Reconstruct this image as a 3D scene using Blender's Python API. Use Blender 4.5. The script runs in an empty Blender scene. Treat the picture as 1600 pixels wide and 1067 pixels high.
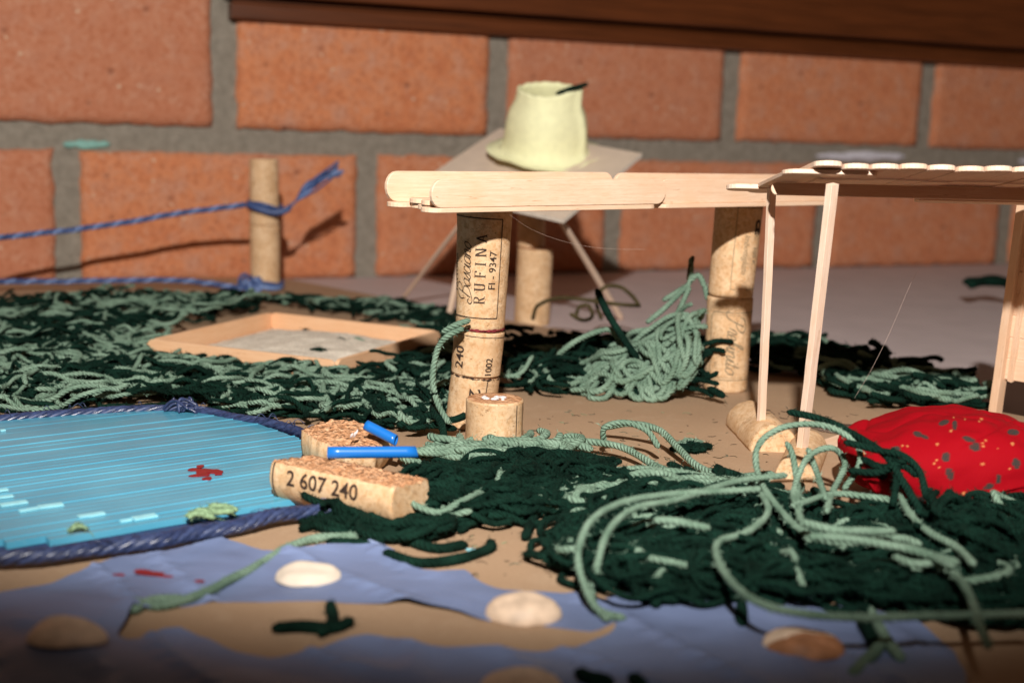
import bpy, bmesh, math, random
import numpy as np
from mathutils import Vector, Matrix, noise as mn

# ------------------------------------------------------------------ camera, world, lamp, exposure
SC = bpy.context.scene
COL = SC.collection
S = 0.01                                    # the script is written in centimetres
FPX, PITCH, ROLL, HC = 2057.0, 0.163, 0.031, 13.683
cp_, sp_, cr_, sr_ = math.cos(PITCH), math.sin(PITCH), math.cos(ROLL), math.sin(ROLL)
cam = bpy.data.cameras.new('camera'); camo = bpy.data.objects.new('camera', cam); COL.objects.link(camo)
cam.sensor_width = 36; cam.lens = FPX / 1600 * 36
u_ = Vector((0, sp_, cp_)); x_ = Vector((1, 0, 0)); f_ = Vector((0, cp_, -sp_))
R_ = x_ * cr_ + u_ * sr_; U_ = -x_ * sr_ + u_ * cr_
m = Matrix((R_, U_, -f_)).transposed().to_4x4(); m.translation = Vector((0, 0, HC * S)); camo.matrix_world = m
cam.clip_start = 0.01; cam.clip_end = 50
cam.dof.use_dof = True; cam.dof.focus_distance = 0.555; cam.dof.aperture_fstop = 9.6; cam.dof.aperture_blades = 0
SC.camera = camo

w = bpy.data.worlds.new('World'); SC.world = w; w.use_nodes = True
bg = w.node_tree.nodes['Background']; bg.inputs[0].default_value = (1.0, 0.60, 0.38, 1); bg.inputs[1].default_value = 0.066

fl = bpy.data.lights.new('flash', 'SPOT'); flo = bpy.data.objects.new('flash', fl); COL.objects.link(flo)
fl.energy = 66; fl.color = (1.0, 0.955, 0.90); fl.shadow_soft_size = 0.013
fl.spot_size = math.radians(64.8); fl.spot_blend = 0.35
LP = Vector((-0.01, -0.20, 0.53)); flo.location = LP
flo.rotation_euler = (Vector((0.0, 0.98, 0.23)) - LP).to_track_quat('-Z', 'Y').to_euler()

SC.view_settings.view_transform = 'Standard'; SC.view_settings.look = 'None'
SC.view_settings.exposure = 0; SC.view_settings.gamma = 1

# ------------------------------------------------------------------ helpers: points
def ray(px, py):
    X = (px - 800) / FPX; U = -(py - 533.5) / FPX
    xx = X * cr_ - U * sr_; u = X * sr_ + U * cr_
    return xx, cp_ + u * sp_, -sp_ + u * cp_
def G(px, py, z=0.0):                       # point at height z (cm)
    a, b, c = ray(px, py); t = (z - HC) / c
    return np.array([a * t, b * t, z])
def A(px, py, Y):                           # point at depth Y (cm)
    a, b, c = ray(px, py); t = Y / b
    return np.array([a * t, Y, HC + c * t])

# ------------------------------------------------------------------ helpers: materials
class Mat:
    def __init__(s, name, rough=0.6, spec=0.3):
        s.m = bpy.data.materials.new(name); s.m.use_nodes = True; s.nt = s.m.node_tree
        s.b = s.nt.nodes['Principled BSDF']; s.b.inputs['Roughness'].default_value = rough
        s.b.inputs['Specular IOR Level'].default_value = spec
        tc = s.nt.nodes.new('ShaderNodeTexCoord'); mp = s.nt.nodes.new('ShaderNodeMapping')
        mp.inputs['Scale'].default_value = (100, 100, 100)
        s.nt.links.new(tc.outputs['Object'], mp.inputs[0]); s.co = mp.outputs[0]
    def L(s, a, b): s.nt.links.new(a, b)
    def sc(s, v, off=(0, 0, 0), src=None):
        mp = s.nt.nodes.new('ShaderNodeMapping'); mp.inputs['Scale'].default_value = v; mp.inputs['Location'].default_value = off
        s.L(src or s.co, mp.inputs[0]); return mp.outputs[0]
    def noise(s, scale, detail=3, rough=0.5, vec=None, dist=0.0):
        n = s.nt.nodes.new('ShaderNodeTexNoise'); n.inputs['Scale'].default_value = scale; n.inputs['Detail'].default_value = detail
        n.inputs['Roughness'].default_value = rough; n.inputs['Distortion'].default_value = dist
        s.L(vec or s.co, n.inputs['Vector']); return n.outputs['Fac']
    def vor(s, scale, vec=None, feature='F1', out='Distance'):
        n = s.nt.nodes.new('ShaderNodeTexVoronoi'); n.feature = feature; n.inputs['Scale'].default_value = scale
        s.L(vec or s.co, n.inputs['Vector']); return n.outputs[out]
    def ramp(s, fac, stops):
        r = s.nt.nodes.new('ShaderNodeValToRGB'); e = r.color_ramp.elements
        while len(e) < len(stops): e.new(0.5)
        for i, (p, c) in enumerate(stops):
            e[i].position = p
            e[i].color = (c, c, c, 1) if isinstance(c, (int, float)) else (*c, 1)
        s.L(fac, r.inputs[0]); return r.outputs[0]
    def mix(s, fac, a, b, mode='MIX'):
        n = s.nt.nodes.new('ShaderNodeMix'); n.data_type = 'RGBA'; n.blend_type = mode
        for sock, v in ((n.inputs[0], fac), (n.inputs[6], a), (n.inputs[7], b)):
            if hasattr(v, 'links'): s.L(v, sock)
            else: sock.default_value = v if isinstance(v, (int, float)) and sock is n.inputs[0] else (*v, 1)
        return n.outputs[2]
    def math(s, op, a, b=0.0):
        n = s.nt.nodes.new('ShaderNodeMath'); n.operation = op
        for i, v in enumerate((a, b)):
            if hasattr(v, 'links'): s.L(v, n.inputs[i])
            else: n.inputs[i].default_value = v
        return n.outputs[0]
    def color(s, c):
        if hasattr(c, 'links'): s.L(c, s.b.inputs['Base Color'])
        else: s.b.inputs['Base Color'].default_value = (*c, 1)
    def bump(s, h, strength=0.5, dist=0.05):
        n = s.nt.nodes.new('ShaderNodeBump'); n.inputs['Strength'].default_value = strength; n.inputs['Distance'].default_value = dist * S
        s.L(h, n.inputs['Height']); s.L(n.outputs[0], s.b.inputs['Normal'])
    def rand(s):
        n = s.nt.nodes.new('ShaderNodeObjectInfo'); return n.outputs['Random']

def m_plain(name, c, rough=0.6, spec=0.3, var=0.12, sc=3.0, bump=0.0):
    M = Mat(name, rough, spec); n = M.noise(sc, 4)
    lo = tuple(x * (1 - var) for x in c); hi = tuple(min(1, x * (1 + var)) for x in c)
    M.color(M.ramp(n, [(0.3, lo), (0.7, hi)]))
    if bump: M.bump(M.noise(sc * 6, 4), bump, 0.03)
    return M.m

def m_brick():
    M = Mat('brick_clay', 0.85, 0.2)
    n1 = M.noise(0.35, 4, 0.6); n2 = M.noise(2.2, 5, 0.7); n3 = M.noise(9, 3, 0.6)
    c = M.ramp(n1, [(0.3, (0.56, 0.185, 0.080)), (0.5, (0.63, 0.24, 0.110)), (0.72, (0.55, 0.275, 0.18))])
    rnd = M.rand()
    c = M.mix(M.ramp(rnd, [(0, 0.0), (1, 0.8)]), c, (0.46, 0.19, 0.115))
    c = M.mix(M.ramp(n2, [(0.36, 0.75), (0.52, 0.0)]), c, (0.40, 0.125, 0.055))
    n4 = M.noise(1.1, 6, 0.75, M.sc((1, 1, 1), (4, 8, 2)), 0.4); c = M.mix(M.ramp(n4, [(0.5, 0.0), (0.66, 0.5)]), c, (0.60, 0.33, 0.22))
    c = M.mix(M.ramp(n3, [(0.6, 0.0), (0.75, 0.35)]), c, (0.60, 0.28, 0.15))
    sp = M.ramp(M.vor(0.55), [(0.06, 1.0), (0.11, 0.0)])
    c = M.mix(sp, c, (0.62, 0.40, 0.27))
    sp2 = M.ramp(M.vor(0.4, M.sc((1, 1, 1), (3.3, 1.7, 5))), [(0.07, 0.7), (0.15, 0.0)])
    c = M.mix(sp2, c, (0.26, 0.09, 0.05))
    M.color(c); M.bump(M.math('ADD', n2, M.math('MULTIPLY', n3, 0.5)), 0.7, 0.18); return M.m
def m_mortar():
    M = Mat('mortar', 0.9, 0.15); n1 = M.noise(1.2, 5, 0.65); n2 = M.noise(8, 4, 0.7)
    c = M.ramp(n1, [(0.3, (0.21, 0.18, 0.14)), (0.7, (0.36, 0.315, 0.255))])
    c = M.mix(M.ramp(n2, [(0.45, 0.0), (0.7, 0.6)]), c, (0.33, 0.31, 0.27))
    M.color(c); M.bump(M.math('ADD', n1, n2), 0.8, 0.2); return M.m
def m_cork(name='cork_bark', tint=1.0):
    M = Mat(name, 0.7, 0.25)
    rnd = M.rand(); off = M.nt.nodes.new('ShaderNodeVectorMath'); off.operation = 'ADD'
    cmb = M.nt.nodes.new('ShaderNodeCombineXYZ'); M.L(M.math('MULTIPLY', rnd, 40.0), cmb.inputs[0]); M.L(M.math('MULTIPLY', rnd, 23.0), cmb.inputs[2])
    M.L(M.co, off.inputs[0]); M.L(cmb.outputs[0], off.inputs[1]); co = off.outputs[0]
    n1 = M.noise(0.9, 4, 0.6, co); n2 = M.noise(4.5, 5, 0.7, co)
    t = tint
    c = M.ramp(n1, [(0.3, (0.55 * t, 0.345 * t, 0.185 * t)), (0.52, (0.66 * t, 0.45 * t, 0.265 * t)), (0.72, (0.72 * t, 0.52 * t, 0.33 * t))])
    c = M.mix(M.ramp(n2, [(0.36, 0.7), (0.52, 0.0)]), c, (0.48 * t, 0.25 * t, 0.10 * t))
    n5 = M.noise(2.0, 5, 0.7, M.sc((1, 1, 0.6), (2, 6, 3), co)); c = M.mix(M.ramp(n5, [(0.54, 0.0), (0.68, 0.6)]), c, (0.56 * t, 0.33 * t, 0.16 * t))
    cr = M.noise(1.9, 3, 0.6, M.sc((1, 1, 1.6), src=co), 1.5)
    line = M.ramp(M.math('ABSOLUTE', M.math('SUBTRACT', cr, 0.5)), [(0.0, 0.75), (0.011, 0.0)])
    gate = M.ramp(M.noise(1.3, 2, 0.5, M.sc((1, 1, 1), (7, 3, 1), co)), [(0.40, 0.0), (0.52, 1.0)])
    line = M.math('MULTIPLY', line, gate)
    c = M.mix(line, c, (0.22, 0.10, 0.04))
    pit = M.ramp(M.vor(3.2, M.sc((1, 1, 1.9), src=co)), [(0.07, 0.9), (0.14, 0.0)])
    pg = M.ramp(M.noise(1.1, 2, 0.5, M.sc((1, 1, 1), (1, 9, 4), co)), [(0.44, 0.0), (0.52, 1.0)])
    pit = M.math('MULTIPLY', pit, pg)
    c = M.mix(pit, c, (0.20, 0.09, 0.035))
    M.color(c)
    h = M.math('SUBTRACT', M.math('MULTIPLY', n2, 0.5), M.math('ADD', line, pit)); M.bump(h, 0.55, 0.05); return M.m
def m_corkcut():
    M = Mat('cork_cut_face', 0.85, 0.15); n1 = M.noise(3.0, 5, 0.7); v = M.vor(6.0)
    c = M.ramp(n1, [(0.3, (0.36, 0.155, 0.065)), (0.5, (0.58, 0.30, 0.155)), (0.7, (0.72, 0.45, 0.27))])
    M.color(c); M.bump(M.math('ADD', n1, v), 0.9, 0.12); return M.m
def m_stick(name='birch_stick', base=(0.80, 0.59, 0.43)):
    M = Mat(name, 0.55, 0.3)
    rnd = M.rand(); off = M.nt.nodes.new('ShaderNodeVectorMath'); off.operation = 'ADD'
    cmb = M.nt.nodes.new('ShaderNodeCombineXYZ')
    for i, k in enumerate((31.0, 17.0, 9.0)): M.L(M.math('MULTIPLY', rnd, k), cmb.inputs[i])
    M.L(M.co, off.inputs[0]); M.L(cmb.outputs[0], off.inputs[1]); co = off.outputs[0]
    g = M.noise(1.0, 4, 0.6, M.sc((0.35, 9, 9), src=co), 0.2); g2 = M.noise(1.0, 3, 0.6, M.sc((1.6, 28, 28), src=co)); g3 = M.noise(0.6, 3, 0.5, co)
    d = lambda k: tuple(x * y for x, y in zip(base, k))
    c = M.ramp(g, [(0.3, d((0.90, 0.84, 0.78))), (0.6, base), (0.8, d((1.06, 1.08, 1.1)))])
    c = M.mix(M.ramp(g2, [(0.5, 0.0), (0.75, 0.7)]), c, d((0.80, 0.64, 0.50)))
    c = M.mix(M.ramp(g3, [(0.42, 0.0), (0.7, 0.6)]), c, d((0.93, 0.80, 0.68)))
    st = M.noise(1.0, 2, 0.5, M.sc((0.28, 4.2, 4.2), (5, 2, 1), co))
    c = M.mix(M.ramp(M.math('ABSOLUTE', M.math('SUBTRACT', st, 0.68)), [(0.0, 0.75), (0.012, 0.0)]), c, d((0.55, 0.38, 0.25)))
    c = M.mix(M.ramp(rnd, [(0, 0.0), (1, 0.35)]), c, d((0.97, 0.88, 0.80)))
    M.color(c); M.bump(g2, 0.25, 0.01); return M.m
def m_yarn(name, lo, hi, ply=1.0):
    M = Mat(name, 0.95, 0.08); n = M.noise(1.0, 2); n2 = M.noise(22, 3, 0.6)
    c = M.ramp(n, [(0.3, lo), (0.7, hi)])
    uv = M.nt.nodes.new('ShaderNodeUVMap'); sp = M.nt.nodes.new('ShaderNodeSeparateXYZ'); M.L(uv.outputs[0], sp.inputs[0])
    ph = M.math('ADD', M.math('MULTIPLY', sp.outputs[0], 3.0), M.math('MULTIPLY', sp.outputs[1], 4.9))
    hgt = M.math('ABSOLUTE', M.math('SINE', M.math('MULTIPLY', ph, math.pi)))        # rounded plies, sharp valleys
    cmb = M.nt.nodes.new('ShaderNodeCombineXYZ'); M.L(M.math('MULTIPLY', ph, 7.0), cmb.inputs[0]); M.L(M.math('MULTIPLY', sp.outputs[1], 2.5), cmb.inputs[1])
    fb = M.noise(1.0, 3, 0.6, cmb.outputs[0])                                        # fine fibres along each ply
    c = M.mix(M.ramp(n2, [(0.4, 0.4), (0.6, 0.0)]), c, tuple(x * 0.6 for x in lo))
    c = M.mix(M.ramp(fb, [(0.5, 0.0), (0.75, 0.5)]), c, tuple(min(1, x * 1.35) for x in hi))
    M.color(c); M.bump(M.math('ADD', M.math('MULTIPLY', hgt, ply), M.math('ADD', M.math('MULTIPLY', n2, 0.35), M.math('MULTIPLY', fb, 0.45))), 1.0, 0.055)
    M.b.inputs['Sheen Weight'].default_value = 0.04; M.b.inputs['Sheen Roughness'].default_value = 0.6
    M.b.inputs['Sheen Tint'].default_value = (*hi, 1)
    return M.m
def m_board():
    M = Mat('brown_board', 0.75, 0.2); n = M.noise(0.12, 4); n2 = M.noise(14, 4, 0.7); n3 = M.noise(0.9, 5, 0.65, None, 0.6)
    c = M.ramp(n, [(0.3, (0.36, 0.235, 0.145)), (0.7, (0.42, 0.285, 0.18))])
    c = M.mix(M.ramp(n2, [(0.35, 0.4), (0.6, 0.0)]), c, (0.27, 0.165, 0.095))
    c = M.mix(M.ramp(n3, [(0.55, 0.0), (0.75, 0.35)]), c, (0.47, 0.34, 0.23))
    fib = M.noise(1.0, 3, 0.6, M.sc((1.2, 14, 1)))
    c = M.mix(M.ramp(fib, [(0.6, 0.0), (0.8, 0.3)]), c, (0.25, 0.15, 0.085))
    M.color(c); M.bump(M.math('ADD', n2, n3), 0.35, 0.04); return M.m
def m_darkwood():
    M = Mat('stained_wood', 0.35, 0.5); g = M.noise(1.0, 4, 0.6, M.sc((0.12, 3.0, 3.0)), 0.3)
    M.color(M.ramp(g, [(0.3, (0.065, 0.017, 0.004)), (0.7, (0.135, 0.036, 0.009))])); M.bump(g, 0.15, 0.05)
    return M.m
def m_plastic():
    M = Mat('blue_plastic', 0.32, 0.5)
    n = M.noise(0.25, 2); n2 = M.noise(6, 4, 0.7)
    rnd = M.rand()
    c = M.ramp(n, [(0.3, (0.065, 0.33, 0.49)), (0.7, (0.11, 0.43, 0.60))])
    c = M.mix(M.ramp(rnd, [(0, 0.0), (0.5, 0.08), (1, 0.25)]), c, (0.14, 0.35, 0.46))
    c = M.mix(M.ramp(n2, [(0.6, 0.0), (0.75, 0.25)]), c, (0.30, 0.55, 0.62))
    M.color(c); M.b.inputs['Transmission Weight'].default_value = 0.15
    M.b.inputs['Subsurface Weight'].default_value = 0.0
    M.b.inputs['Coat Weight'].default_value = 0.3; M.b.inputs['Coat Roughness'].default_value = 0.2
    return M.m
MT = {
 'brick': m_brick(), 'mortar': m_mortar(), 'cork': m_cork(), 'cork_pale': m_cork('cork_pale', 1.08), 'cut': m_corkcut(), 'stick': m_stick(),
 'stick_pale': m_stick('birch_stick_pale', (0.84, 0.66, 0.53)), 'sandwood': m_stick('birch_box', (0.80, 0.52, 0.32)),
 'dark_yarn': m_yarn('dark_green_yarn', (0.0014, 0.008, 0.005), (0.0075, 0.032, 0.021), 0.9),
 'light_yarn': m_yarn('pale_green_yarn', (0.125, 0.205, 0.145), (0.26, 0.375, 0.28)),
 'olive_yarn': m_yarn('olive_yarn', (0.07, 0.055, 0.025), (0.11, 0.085, 0.04)),
 'board': m_board(), 'dwood': m_darkwood(), 'plastic': m_plastic(),
 'table': m_plain('lavender_table', (0.52, 0.44, 0.435), 0.6, 0.3, 0.06, 0.3),
 'ink': m_plain('cork_ink', (0.045, 0.028, 0.02), 0.6, 0.2, 0.3, 8), 'ink_faded': m_plain('faded_ink', (0.27, 0.20, 0.12), 0.7, 0.2, 0.35, 7),
 'card': m_plain('beige_card', (0.66, 0.53, 0.42), 0.7, 0.2, 0.05, 1.0, 0.15), 'cardedge': m_plain('card_edge', (0.75, 0.66, 0.56), 0.8, 0.1),
 'cup': m_plain('pale_yellow_pulp', (0.82, 0.81, 0.50), 0.8, 0.15, 0.06, 2.0, 0.3),
 'rope': m_plain('blue_twine', (0.04, 0.075, 0.20), 0.4, 0.45, 0.35, 6, 0.2), 'rope_dark': m_plain('navy_twine', (0.026, 0.038, 0.095), 0.3, 0.6, 0.4, 6, 0.2),
 'rope_light': m_plain('blue_twine_light', (0.16, 0.24, 0.46), 0.4, 0.45, 0.3, 6, 0.2), 'rope_dark_light': m_plain('navy_twine_light', (0.035, 0.052, 0.125), 0.45, 0.45, 0.3, 6, 0.2),
 'straw': m_plain('blue_straw', (0.010, 0.15, 0.52), 0.3, 0.5, 0.05, 1), 'glue': m_plain('dried_glue', (0.70, 0.60, 0.58), 0.15, 0.6, 0.1, 3),
 'paper': m_plain('blue_paper', (0.16, 0.205, 0.35), 0.5, 0.35, 0.14, 0.3, 0.15), 'redpaint': m_plain('red_paint', (0.22, 0.006, 0.012), 0.3, 0.5, 0.2, 3),
 'sand': m_plain('grey_sand', (0.74, 0.66, 0.55), 0.95, 0.1, 0.22, 9, 0.9), 'shell': m_plain('nut_shell', (0.68, 0.51, 0.37), 0.5, 0.3, 0.2, 2.2, 0.25),
 'shell_brown': m_plain('nut_shell_brown', (0.36, 0.16, 0.075), 0.5, 0.3, 0.3, 2, 0.2), 'shell_white': m_plain('nut_shell_white', (0.70, 0.60, 0.49), 0.5, 0.3, 0.08, 1.3, 0.1),
 'turq': m_plain('turquoise_paint', (0.22, 0.42, 0.37), 0.7, 0.2, 0.2, 2), 'whitepaint': m_plain('white_paint', (0.62, 0.60, 0.66), 0.7, 0.2, 0.2, 2),
 'window': m_plain('grey_window_paint', (0.55, 0.52, 0.50), 0.6), 'chip': m_plain('pale_cyan_plastic', (0.30, 0.66, 0.74), 0.3, 0.5, 0.1, 3),
 'wineend': m_plain('wine_stain', (0.20, 0.03, 0.035), 0.8, 0.1, 0.4, 5), 'fibre': m_plain('hair_fibre', (0.65, 0.5, 0.42), 0.5),
 'leafbit': m_plain('dry_yarn_fluff', (0.20, 0.30, 0.17), 0.9, 0.1, 0.3, 6), 'navy': m_plain('navy_base_paper', (0.03, 0.045, 0.12), 0.5, 0.3),
}
# red print fabric: colour carried by a colour attribute (flat print)
def m_fabric():
    M = Mat('red_print_cotton', 0.8, 0.15); a = M.nt.nodes.new('ShaderNodeVertexColor'); a.layer_name = 'print'
    n = M.noise(30, 2); c = M.mix(M.ramp(n, [(0.35, 0.35), (0.6, 0.0)]), a.outputs[0], (0.25, 0.0, 0.01))
    wv = M.noise(1.6, 3)
    M.color(c); M.bump(M.math('ADD', n, M.math('MULTIPLY', wv, 3.0)), 0.3, 0.05)
    M.b.inputs['Specular IOR Level'].default_value = 0.08
    return M.m
MT['fabric'] = m_fabric()

# ------------------------------------------------------------------ helpers: objects
def tag(o, label=None, cat=None, group=None, kind=None):
    for k, v in (('label', label), ('category', cat), ('group', group), ('kind', kind)):
        if v: o[k] = v
    return o
ORG = {}
def empty(name, loc, label, cat, group=None):
    o = bpy.data.objects.new(name, None); COL.objects.link(o); o.location = Vector(loc) * S; o.empty_display_size = 0.01
    ORG[o.name] = np.array(loc, float); return tag(o, label, cat, group)
def mk(name, verts, faces, mat, parent=None, origin=None, M4=None, smooth=False, matidx=None):
    """verts in cm. With M4 the verts are local to M4 (cm), else world."""
    v = np.asarray(verts, np.float64)
    me = bpy.data.meshes.new(name)
    if M4 is None:
        if origin is None:
            origin = ORG[parent.name] if (parent is not None and parent.name in ORG) else np.array([v[:, 0].mean(), v[:, 1].mean(), v[:, 2].min()])
        origin = np.array(origin, float); v = v - origin
    v = v * S
    if isinstance(faces, np.ndarray):
        nf, k = faces.shape
        me.vertices.add(len(v)); me.vertices.foreach_set('co', v.astype(np.float32).ravel())
        me.loops.add(nf * k); me.loops.foreach_set('vertex_index', faces.astype(np.int32).ravel())
        me.polygons.add(nf); me.polygons.foreach_set('loop_start', (np.arange(nf) * k).astype(np.int32))
        me.update(calc_edges=True)
    else:
        me.from_pydata([tuple(p) for p in v], [], faces); me.update()
    for mm in (mat if isinstance(mat, (list, tuple)) else [mat]): me.materials.append(MT[mm] if isinstance(mm, str) else mm)
    if matidx is not None: me.polygons.foreach_set('material_index', np.asarray(matidx, np.int32))
    if smooth: me.polygons.foreach_set('use_smooth', np.ones(len(me.polygons), bool))
    o = bpy.data.objects.new(name, me); COL.objects.link(o)
    if parent is not None: o.parent = parent
    if M4 is None:
        base = ORG.get(parent.name, np.zeros(3)) if parent is not None else np.zeros(3)
        o.location = Vector(origin - base) * S; ORG[o.name] = origin
    else:
        MM = M4.copy(); MM.translation = MM.translation * S
        if parent is not None: MM = parent_world(parent).inverted() @ MM
        o.matrix_basis = MM; ORG[o.name] = np.array(M4.translation)
    WM[o.name] = parent_world(o)
    return o
WM = {}
def parent_world(o):
    M = o.matrix_basis.copy()
    while o.parent: o = o.parent; M = o.matrix_basis @ M
    return M
def fix_empty(o): return o
def frame(p0, p1, ref):                     # local z along p0->p1, local -y towards ref direction
    z = (Vector(p1) - Vector(p0)).normalized(); y = -Vector(ref); y = (y - z * y.dot(z)).normalized(); x = y.cross(z)
    M = Matrix((x, y, z)).transposed().to_4x4(); M.translation = Vector(p0); return M
def frame_x(p0, xdir, zdir):                # local x along xdir, z near zdir
    x = Vector(xdir).normalized(); z = Vector(zdir); z = (z - x * z.dot(x)).normalized(); y = z.cross(x)
    M = Matrix((x, y, z)).transposed().to_4x4(); M.translation = Vector(p0); return M
def bm_out(bm):
    bm.normal_update(); bm.verts.index_update(); v = [tuple(x.co) for x in bm.verts]; f = [[y.index for y in x.verts] for x in bm.faces]; bm.free(); return v, f

TOCAM = Vector((0, -1, 0))
def cork_local(r0, r1, h, rng, n=56, k=26, rough=0.02):
    zs = [0, 0.06] + [h * i / k for i in range(1, k)] + [h - 0.06, h]
    V = []; so = rng.random() * 50
    for i, z in enumerate(zs):
        rr = r0 + (r1 - r0) * z / h
        if i in (0, len(zs) - 1): rr -= 0.07
        for j in range(n):
            a = 2 * math.pi * j / n
            q = rr + rough * mn.noise(Vector((math.sin(a) * 2.2 + so, math.cos(a) * 2.2, z * 1.3))) + rough * 0.6 * mn.noise(Vector((math.sin(a) * 7 + so, math.cos(a) * 7, z * 5)))
            V.append((q * math.sin(a), -q * math.cos(a), z))
    F = []
    for i in range(len(zs) - 1):
        for j in range(n): F.append([i * n + j, i * n + (j + 1) % n, (i + 1) * n + (j + 1) % n, (i + 1) * n + j])
    # caps as concentric rings with noise
    mi = [0] * len(F)
    for base, z, sgn in ((0, 0, -1), ((len(zs) - 1) * n, h, 1)):
        prev = base; rr = (r0 if z == 0 else r1)
        for q in (0.75, 0.5, 0.25):
            st = len(V)
            for j in range(n):
                a = 2 * math.pi * j / n; x = rr * q * math.sin(a); y = -rr * q * math.cos(a)
                V.append((x, y, z + rough * 1.5 * mn.noise(Vector((x * 3 + so, y * 3, z)))))
            for j in range(n):
                f = [prev + j, prev + (j + 1) % n, st + (j + 1) % n, st + j]; F.append(f if sgn > 0 else f[::-1]); mi.append(1)
            prev = st
        c = len(V); V.append((0, 0, z))
        for j in range(n):
            f = [prev + j, prev + (j + 1) % n, c]; F.append(f if sgn > 0 else f[::-1]); mi.append(1)
    return V, F, mi
def cork(name, p0, p1, r0, r1, parent=None, mat='cork', cap='cut', seed=1, ref=TOCAM, rough=0.02):
    rng = random.Random(seed); M4 = frame(p0, p1, ref); h = (Vector(p1) - Vector(p0)).length
    V, F, mi = cork_local(r0, r1, h, rng, rough=rough)
    o = mk(name, V, F, [mat, cap], parent, M4=M4, smooth=True, matidx=mi)
    return o, M4, (lambda z: r0 + (r1 - r0) * z / h)

_tc = {}
def text2d(body, size, shear=0.0, bold=0.0, sx=1.0):
    cu = bpy.data.curves.new('t', 'FONT'); cu.body = body; cu.size = size; cu.shear = shear; cu.offset = bold
    cu.align_x = 'CENTER'; cu.align_y = 'CENTER'; cu.resolution_u = 3
    o = bpy.data.objects.new('t', cu); COL.objects.link(o); dg = bpy.context.evaluated_depsgraph_get(); dg.update()
    me = o.evaluated_get(dg).to_mesh(); bm = bmesh.new(); bm.from_mesh(me); o.evaluated_get(dg).to_mesh_clear()
    bpy.data.objects.remove(o); bpy.data.curves.remove(cu)
    for v in bm.verts: v.co.x *= sx
    bmesh.ops.remove_doubles(bm, verts=bm.verts, dist=1e-5)
    return bm
def slice_bm(bm, step, axis):
    if not bm.verts: return
    lo = min(v.co[axis] for v in bm.verts); hi = max(v.co[axis] for v in bm.verts); t = math.ceil(lo / step) * step
    no = [0, 0, 0]; no[axis] = 1
    while t < hi:
        co = [0, 0, 0]; co[axis] = t
        bmesh.ops.bisect_plane(bm, geom=bm.verts[:] + bm.edges[:] + bm.faces[:], plane_co=co, plane_no=no, dist=1e-6); t += step
def wrap(bm, M4, rf, z0, th0, mode, parent, name, mat, lift=0.022):
    slice_bm(bm, 0.10, 1)
    V, F = bm_out(bm); W = []
    for u, v, _ in V:
        z = z0 + u if mode == 'up' else z0 - u; r = rf(z) + lift; th = th0 - v / r if mode == 'up' else th0 + v / r
        W.append((r * math.sin(th), -r * math.cos(th), z))
    return mk(name, W, F, mat, parent, M4=M4)
def print_on(ck, body, z0, th0, size, mode='up', shear=0.0, mat='ink', bold=0.0, sx=1.0):
    o, M4, rf = ck; return wrap(text2d(body, size, shear, bold, sx), M4, rf, z0, th0, mode, o, 'printed_text', mat)
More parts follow.
